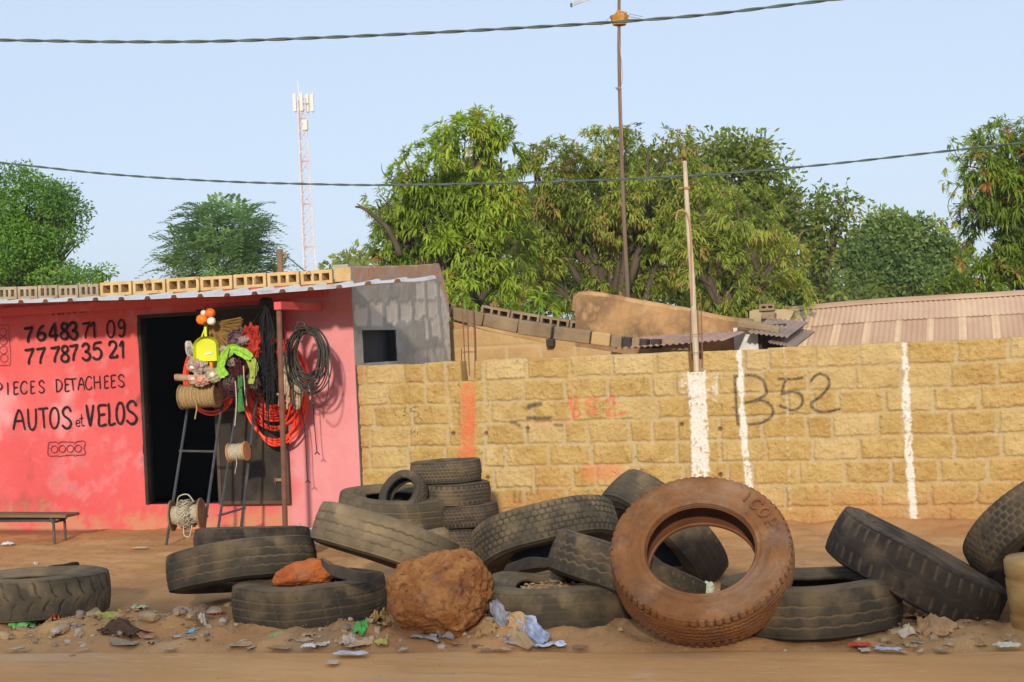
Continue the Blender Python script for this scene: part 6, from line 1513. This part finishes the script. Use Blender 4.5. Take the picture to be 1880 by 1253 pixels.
LT_ = [
 ('plastic_sheet', 'bright green plastic sheet by the left tyre', 'plastic', 36, 1158, 52, 24, (.13, .42, .10), .55, .3),
 ('cloth_scrap', 'dark grey crumpled cloth between the left tyre and the green sheet', 'cloth', 80, 1142, 44, 30, (.075, .08, .09), .7, .4),
 ('plastic_scrap', 'red orange plastic scrap by the grey cloth', 'plastic', 97, 1148, 14, 20, (.62, .09, .02), .8, 1.0),
 ('plastic_sheet', 'pale green patterned wrapper lying open behind the heap', 'wrapper', 257, 1119, 34, 12, (.50, .62, .34), .7, .1),
 ('bark_mat', 'dark brown fibrous mat on the rubble heap', 'matting', 225, 1150, 90, 26, (.095, .048, .022), .7, -.2),
 ('bark_mat', 'brown fibre scrap at the foot of the dark mat', 'matting', 215, 1163, 52, 16, (.12, .065, .035), .5, .2),
 ('plastic_scrap', 'yellow green plastic strip left of the brown mat', 'plastic', 197, 1150, 38, 12, (.42, .42, .10), .6, .5),
 ('plastic_scrap', 'yellow plastic scrap behind the brown mat', 'plastic', 282, 1131, 22, 12, (.60, .52, .05), .6, 0),
 ('leaf_scrap', 'upright dry yellow leaf on the heap', 'leaf', 222, 1136, 16, 18, (.60, .36, .08), .9, .9),
 ('paper_scrap', 'pale blue paper right of the yellow scrap', 'paper', 303, 1133, 18, 9, (.42, .46, .58), .5, .2),
 ('plastic_scrap', 'red plastic strip near the propped dark tyre', 'plastic', 395, 1132, 22, 6, (.50, .05, .03), .5, .1),
 ('plastic_scrap', 'blue bottle label on the sand', 'plastic', 352, 1156, 14, 5, (.12, .38, .62), .4, .1),
 ('paper_scrap', 'white folded paper near the propped dark tyre', 'paper', 372, 1137, 16, 12, (.64, .58, .50), .8, .7),
 ('cardboard', 'salmon flat piece in the sand left of the rib tyre', 'cardboard', 269, 1172, 30, 9, (.45, .22, .14), .25, .0),
 ('cardboard', 'grey brown cardboard half buried left of the salmon piece', 'cardboard', 228, 1180, 48, 9, (.30, .235, .155), .2, .1),
 ('cardboard', 'tan flat piece at the edge of the road left', 'cardboard', 310, 1193, 28, 8, (.48, .32, .18), .2, .0),
 ('plastic_bag', 'knotted green bag beside the boulder', 'bag', 661, 1158, 26, 22, (.10, .42, .10), .9, .3),
 ('paper_scrap', 'cream crumpled paper left of the green bag', 'paper', 638, 1160, 22, 18, (.55, .44, .34), .9, .2),
 ('leaf_scrap', 'dry ochre leaves heaped against the boulder', 'leaf', 694, 1152, 34, 26, (.42, .26, .08), .9, .5),
 ('leaf_scrap', 'yellow green leaf under the boulder', 'leaf', 700, 1173, 22, 10, (.42, .38, .10), .6, .1),
 ('cardboard', 'large pale cardboard flap at the road edge left of the boulder', 'cardboard', 661, 1187, 52, 22, (.52, .36, .20), .25, .45),
 ('cardboard', 'tan torn card behind the pale flap', 'cardboard', 631, 1180, 30, 20, (.46, .31, .17), .35, .8),
 ('cardboard', 'flat tan card in the sand under the rib tyre', 'cardboard', 440, 1188, 44, 14, (.42, .28, .15), .2, .2),
 ('cardboard', 'brown twisted card below the rib tyre', 'cardboard', 515, 1192, 44, 10, (.34, .20, .11), .4, .0),
 ('paper_scrap', 'white crumpled paper on the road edge', 'paper', 566, 1190, 24, 10, (.66, .60, .56), .7, .3),
 ('paper_scrap', 'pale grey strip beside the white crumpled paper', 'paper', 589, 1187, 26, 8, (.50, .47, .38), .3, .0),
 ('plastic_scrap', 'green bottle top scrap on the sand below the rib tyre', 'plastic', 506, 1173, 12, 6, (.14, .50, .18), .5, .0),
 ('plastic_bag', 'twisted blue white bag lying on the road', 'bag', 652, 1203, 68, 9, (.46, .46, .50), .6, .05),
 ('plastic_bag', 'white bag with blue spots on the road edge', 'bag', 1013, 1187, 46, 20, (.55, .57, .64), .4, .1),
 ('plastic_scrap', 'green bottle sleeve under the grey blue bag', 'plastic', 918, 1139, 20, 8, (.03, .32, .12), .8, -.2),
 ('cardboard', 'grey card under the tan strip', 'cardboard', 945, 1181, 40, 12, (.34, .28, .24), .3, -.2),
 ('cardboard', 'curled brown card on the road in front of the boulder', 'cardboard', 907, 1194, 60, 14, (.44, .26, .14), .4, .1),
 ('leaf_scrap', 'dry grass and leaf heap right of the boulder', 'leaf', 896, 1160, 40, 26, (.36, .22, .09), .9, .2),
 ('cloth_scrap', 'grey blue rag under the boulder', 'cloth', 818, 1168, 34, 18, (.27, .27, .29), .8, .2),
 ('paper_scrap', 'flat bluish scrap under the boulder front', 'paper', 783, 1175, 50, 8, (.36, .34, .34), .4, .0),
 ('plastic_scrap', 'red plastic sandal sole on the sand', 'plastic', 1577, 1187, 34, 8, (.56, .07, .04), .5, .0),
 ('plastic_scrap', 'pale blue plastic flap right of the red sole', 'plastic', 1628, 1195, 44, 8, (.44, .45, .54), .5, -.1),
 ('paper_scrap', 'white torn paper near the drum', 'paper', 1850, 1190, 46, 12, (.62, .58, .44), .7, .1),
 ('cardboard', 'brown crushed carton under the black lug tyre', 'cardboard', 1690, 1135, 62, 46, (.36, .20, .09), .8, -.4),
 ('cardboard', 'tan carton flap in front of the crushed carton', 'cardboard', 1718, 1160, 60, 28, (.42, .25, .12), .7, -.3),
 ('paper_scrap', 'white torn paper in front of the crushed carton', 'paper', 1668, 1170, 36, 16, (.60, .50, .36), .7, .1),
 ('leaf_scrap', 'dry leaf half in the sand right of the red tyre', 'leaf', 1470, 1172, 24, 7, (.38, .25, .14), .4, .0),
 ('leaf_scrap', 'thin brown leaf on the sand right of the spotted bag', 'leaf', 1063, 1191, 26, 5, (.30, .17, .10), .4, .0),
 ('paper_scrap', 'white paper on the sand under the bench', 'paper', 14, 1003, 20, 9, (.55, .55, .58), .7, .2),
 ('paper_scrap', 'pale flat scrap on the bare ground by the ladder', 'paper', 255, 1008, 28, 5, (.52, .44, .34), .3, .0),
 ('cardboard', 'thin straight sliver of cane on the road', 'cane', 612, 1219, 22, 3, (.55, .42, .28), .3, .0),
]
for i, a in enumerate(LT_):
    name, lab_, cat, px, py, w_, d_, col, cr, rz = a
    litter(name, lab_, cat, px, py, w_, d_, col, cr, rz, seed=i*1.3+.7, marks=((.15, .30, .55) if 'blue spots' in lab_ else (.25, .25, .22) if 'patterned' in lab_ else None))
def drape(name, label, cat, P3, wd, mat_, seed, fold=.012, cols=9, nrm=(.1, -.85, .5), group='litter strewn along the road edge'):
    P3 = smooth_path(P3, 7); o = thing(name, label, cat, P3[0], group); V = []; n = len(P3); nv = Vector(nrm).normalized()
    for i, p in enumerate(P3):
        t = (P3[min(i+1, n-1)]-P3[max(i-1, 0)]).normalized(); s = t.cross(nv).normalized(); w_ = np.interp(i/(n-1), np.linspace(0, 1, len(wd)), wd)
        for k in range(cols):
            q = (k/(cols-1)-.5)*2; V.append(p+s*q*w_/2*(1+.35*mn.noise(Vector((i*.25, k*.6, seed))))+nv*(fold*sin(q*7+i*.4+seed)+1.6*fold*mn.noise(Vector((i*.3, k*.9, seed)))))
    mb = MB(); mb.add(V, [(i*cols+k, i*cols+k+1, (i+1)*cols+k+1, (i+1)*cols+k) for i in range(n-1) for k in range(cols-1)]); mb.build('film', mat_, o, smooth=False); return o
film = lambda n_, c_: flat(n_, c_, .35, .3, 12, spec=.5)
Y1 = 7.99
drape('plastic_bag', 'long grey plastic bag hanging between the boulder and the sagging tyre', 'bag', [atY(905, 1104, Y1+.03), atY(912, 1118, Y1), atY(922, 1136, Y1-.02), atY(932, 1142, Y1-.03)], [.05, .09, .10, .06], film('grey_film', (.30, .30, .35)), 2)
drape('plastic_bag', 'pale blue plastic bag trailing down onto the sand before the sagging tyre', 'bag', [atY(950, 1138, Y1-.02), atY(968, 1148, Y1-.04), atY(982, 1166, Y1-.08), atZ(1000, 1180, .03)], [.06, .13, .12, .10], film('pale_blue_film', (.36, .41, .55)), 5)
drape('cardboard', 'tan cardboard strip leaning down beside the pale blue bag', 'cardboard', [atY(932, 1130, Y1), atY(950, 1138, Y1-.03), atY(948, 1162, Y1-.07), atZ(975, 1188, .02)], [.05, .09, .12, .04], flat('tan_strip', (.50, .33, .17), .85), 9, .006)
# paper tucked in the tyre behind the red one
c = atD(1302, 1082, 8.75); o = thing('paper_scrap', 'pale green paper wad stuck in the end of the zigzag tyre', 'paper', c); mb = MB(); mb.blob(c, (.035, .03, .045), 3, .4, 2, 3); mb.build('wad', lm((.55, .60, .44)), o)
# stones of the rubble heaps: the big ones one by one
m_stones = [surf('rubble_stone_a', [(.3, (.30, .20, .11)), (.7, (.50, .36, .21))], scale=9, rough=.95, bump=.5), surf('rubble_stone_b', [(.3, (.38, .29, .22)), (.7, (.56, .46, .36))], scale=9, rough=.95, bump=.5), surf('rubble_stone_c', [(.3, (.22, .15, .11)), (.7, (.36, .25, .17))], scale=9, rough=.95, bump=.5)]
ST = [(8, 1166, 24, 0, 'ochre lump at the left edge beside the green sheet'), (112, 1160, 30, 0, 'tan lump right of the red orange scrap'), (148, 1148, 26, 2, 'mauve brown stone left of the big tan slab'), (163, 1132, 40, 0, 'large tan slab against the left tyre'), (166, 1146, 18, 1, 'pale stone under the large tan slab'), (188, 1142, 14, 1, 'small white stone beside the yellow leaf'),
      (145, 1163, 24, 1, 'grey stone at the foot of the left heap'), (274, 1152, 34, 0, 'smooth tan stone under the brown mat'), (337, 1138, 32, 1, 'cream lump left of the white folded paper'), (351, 1145, 20, 0, 'ochre stone under the cream lump'), (390, 1122, 34, 1, 'grey stone under the propped dark tyre'), (377, 1165, 24, 0, 'yellowish stone on the sand left of the rib tyre'),
      (412, 1140, 22, 1, 'pinkish shard against the rib tyre'), (293, 1154, 16, 1, 'small pale stone right of the brown mat'), (365, 1118, 30, 2, 'reddish lump in the shade of the propped dark tyre'), (420, 1105, 16, 0, 'orange lump squeezed between two tyres'), (132, 1192, 14, 2, 'small dark stone at the road edge left'), (65, 1029, 9, 1, 'lone pale stone on the bare ground behind the left tyre'),
      (1645, 1160, 26, 0, 'round tan stone by the crushed carton'), (1577, 1170, 10, 1, 'small white stone above the red sole'), (1140, 1166, 12, 0, 'small orange stone left of the red tyre'), (700, 1126, 18, 2, 'dark shard between rib tyre and boulder'), (1040, 1166, 10, 0, 'small clod under the sagging tyre'), (1440, 1178, 9, 1, 'tiny pale stone right of the red tyre'), (1765, 1186, 10, 1, 'small pale stone left of the white torn paper'), (1505, 1182, 8, 0, 'small clod left of the red sole')]
for i, (px, py, w_, mi, lab_) in enumerate(ST):
    p = atZ(px, py, .03); s_ = w_*(p-CC).dot(CF)/FPX/2; z = gz(p.x, p.y)
    rock('stone', lab_, (p.x, p.y, z+s_*.35), (s_*1.1, s_*.85, s_*.7), m_stones[mi], 3, .16, 1.5, 30+i, 0, facets(60+i, 8, .62, 1.0), i*.9, 'stone', 'stones of the roadside rubble', fine=.06)
SL = 'small torn scrap of card or leaf lying loose in the road edge dust'
rg = random.Random(77)
for i in range(46):
    px = rg.choice([rg.uniform(20, 700), rg.uniform(600, 1100), rg.uniform(20, 460), rg.uniform(1560, 1870)]); py = rg.uniform(1150, 1196) if px < 1100 else rg.uniform(1168, 1200)
    if 1110 < px < 1470 or 700 < px < 900 and py < 1170: continue
    col = rg.choice([(.42, .27, .15), (.34, .21, .12), (.46, .34, .22), (.40, .25, .13), (.48, .33, .20), (.22, .13, .08), (.52, .42, .32)])
    litter('scrap', SL, 'scrap', px, py, rg.uniform(7, 20), rg.uniform(3, 8), col, rg.uniform(.1, .35), rg.uniform(-1, 1), .004, i*2.1+50, .9, 'small torn scraps in the dust', 7)
rg = random.Random(91)
for i in range(170):
    cx_, sx_ = rg.choice([(160, 60), (340, 50), (120, 50), (660, 40), (890, 35), (1690, 45)]); px, py = cx_+rg.gauss(0, sx_), rg.choice([1150, 1150, 1160])+rg.gauss(0, 11)+(10 if cx_ > 500 else 0)
    p = atZ(px, py, .04)
    if p.y < road_edge(p.x)+.06 or px < 2: continue
    s_ = rg.uniform(5, 15)*(p-CC).dot(CF)/FPX/2*rg.choice([.8, 1, 1.3]); z = gz(p.x, p.y)
    rock('rubble_lump', 'broken rubble lump lying in the rubbish heaps along the road edge', (p.x, p.y, z+s_*.25), (s_*1.1, s_*.9, s_*.7), m_stones[rg.randrange(3)], 2, .16, 1.5, 130+i, 0, facets(160+i, 7, .6, 1.0), i*.9, 'stone', 'broken lumps of the rubble heaps', fine=.05)
# gravel crumbs: uncountable
V, F = [], []
rg = random.Random(21)
def crumb(x, y, z, s_):
    b = len(V); pts = [(1, 0, 0), (-.8, .2, 0), (0, 1, 0), (0, -.9, .1), (.1, 0, .8), (0, .1, -.6)]
    a = rg.uniform(0, 6.3)
    for q in pts:
        k = rg.uniform(.7, 1.2)*s_; V.append((x+(q[0]*cos(a)-q[1]*sin(a))*k, y+(q[0]*sin(a)+q[1]*cos(a))*k, z+q[2]*k*.7))
    F.extend([(b, b+2, b+4), (b+2, b+1, b+4), (b+1, b+3, b+4), (b+3, b, b+4), (b+2, b, b+5), (b+1, b+2, b+5), (b+3, b+1, b+5), (b, b+3, b+5)])
for (cx_, cy_, sx_, n_, s0, s1) in ((160, 1152, 65, 900, .005, .026), (340, 1146, 65, 480, .005, .022), (650, 1165, 70, 380, .004, .018), (880, 1168, 60, 320, .004, .016), (1690, 1165, 70, 320, .004, .018)):
    for k in range(n_):
        p = atZ(cx_+rg.gauss(0, sx_), cy_+rg.gauss(0, 10), .02)
        if p.y < road_edge(p.x)-.15: continue
        s_ = rg.uniform(s0, s1)*rg.uniform(.4, 1); crumb(p.x, p.y, gz(p.x, p.y)+s_*.2, s_)
for k in range(2600):
    x = rg.uniform(-10, 2.5); y = rg.uniform(road_edge(x)-.8, 12.7)
    if rg.random() < .4: y = road_edge(x)+abs(rg.gauss(0, .35))
    s_ = rg.uniform(.002, .009)*rg.uniform(.5, 1.3); crumb(x, y, (gz(x, y) if y > road_edge(x) else -.012)+s_*.15, s_)
for (x, y) in ((-4.247, 8.483), (-2.555, 8.617)):
    for k in range(110):
        a, r_ = rg.uniform(0, 6.3), .30*rg.random()**.5; crumb(x+cos(a)*r_, y+sin(a)*r_, .22-.03*(r_/.33)**2, rg.uniform(.005, .022))
gv = fast_mesh('gravel', np.array(V), np.array(F), m_stones[0], None, False); gv['kind'] = 'stuff'; tag(gv, 'loose grit and rubble crumbs scattered on the ground', 'gravel')
# ================================================================== HAZE
mb = MB(); mb.box((-20, 60, 12.5), (1900, 2600, 30)); hz_ = mb.build('haze', None)
mh = bpy.data.materials.new('dry_season_haze'); mh.use_nodes = True; nt = mh.node_tree
nt.nodes.remove(nt.nodes['Principled BSDF']); pv = nt.nodes.new('ShaderNodeVolumePrincipled')
pv.inputs['Color'].default_value = (.86, .92, 1.0, 1); pv.inputs['Density'].default_value = .0007; pv.inputs['Anisotropy'].default_value = .2
nt.links.new(pv.outputs[0], nt.nodes['Material Output'].inputs['Volume'])
hz_.data.materials.append(mh); hz_['kind'] = 'stuff'; tag(hz_, 'thin pale dry season haze over the whole street', 'haze')
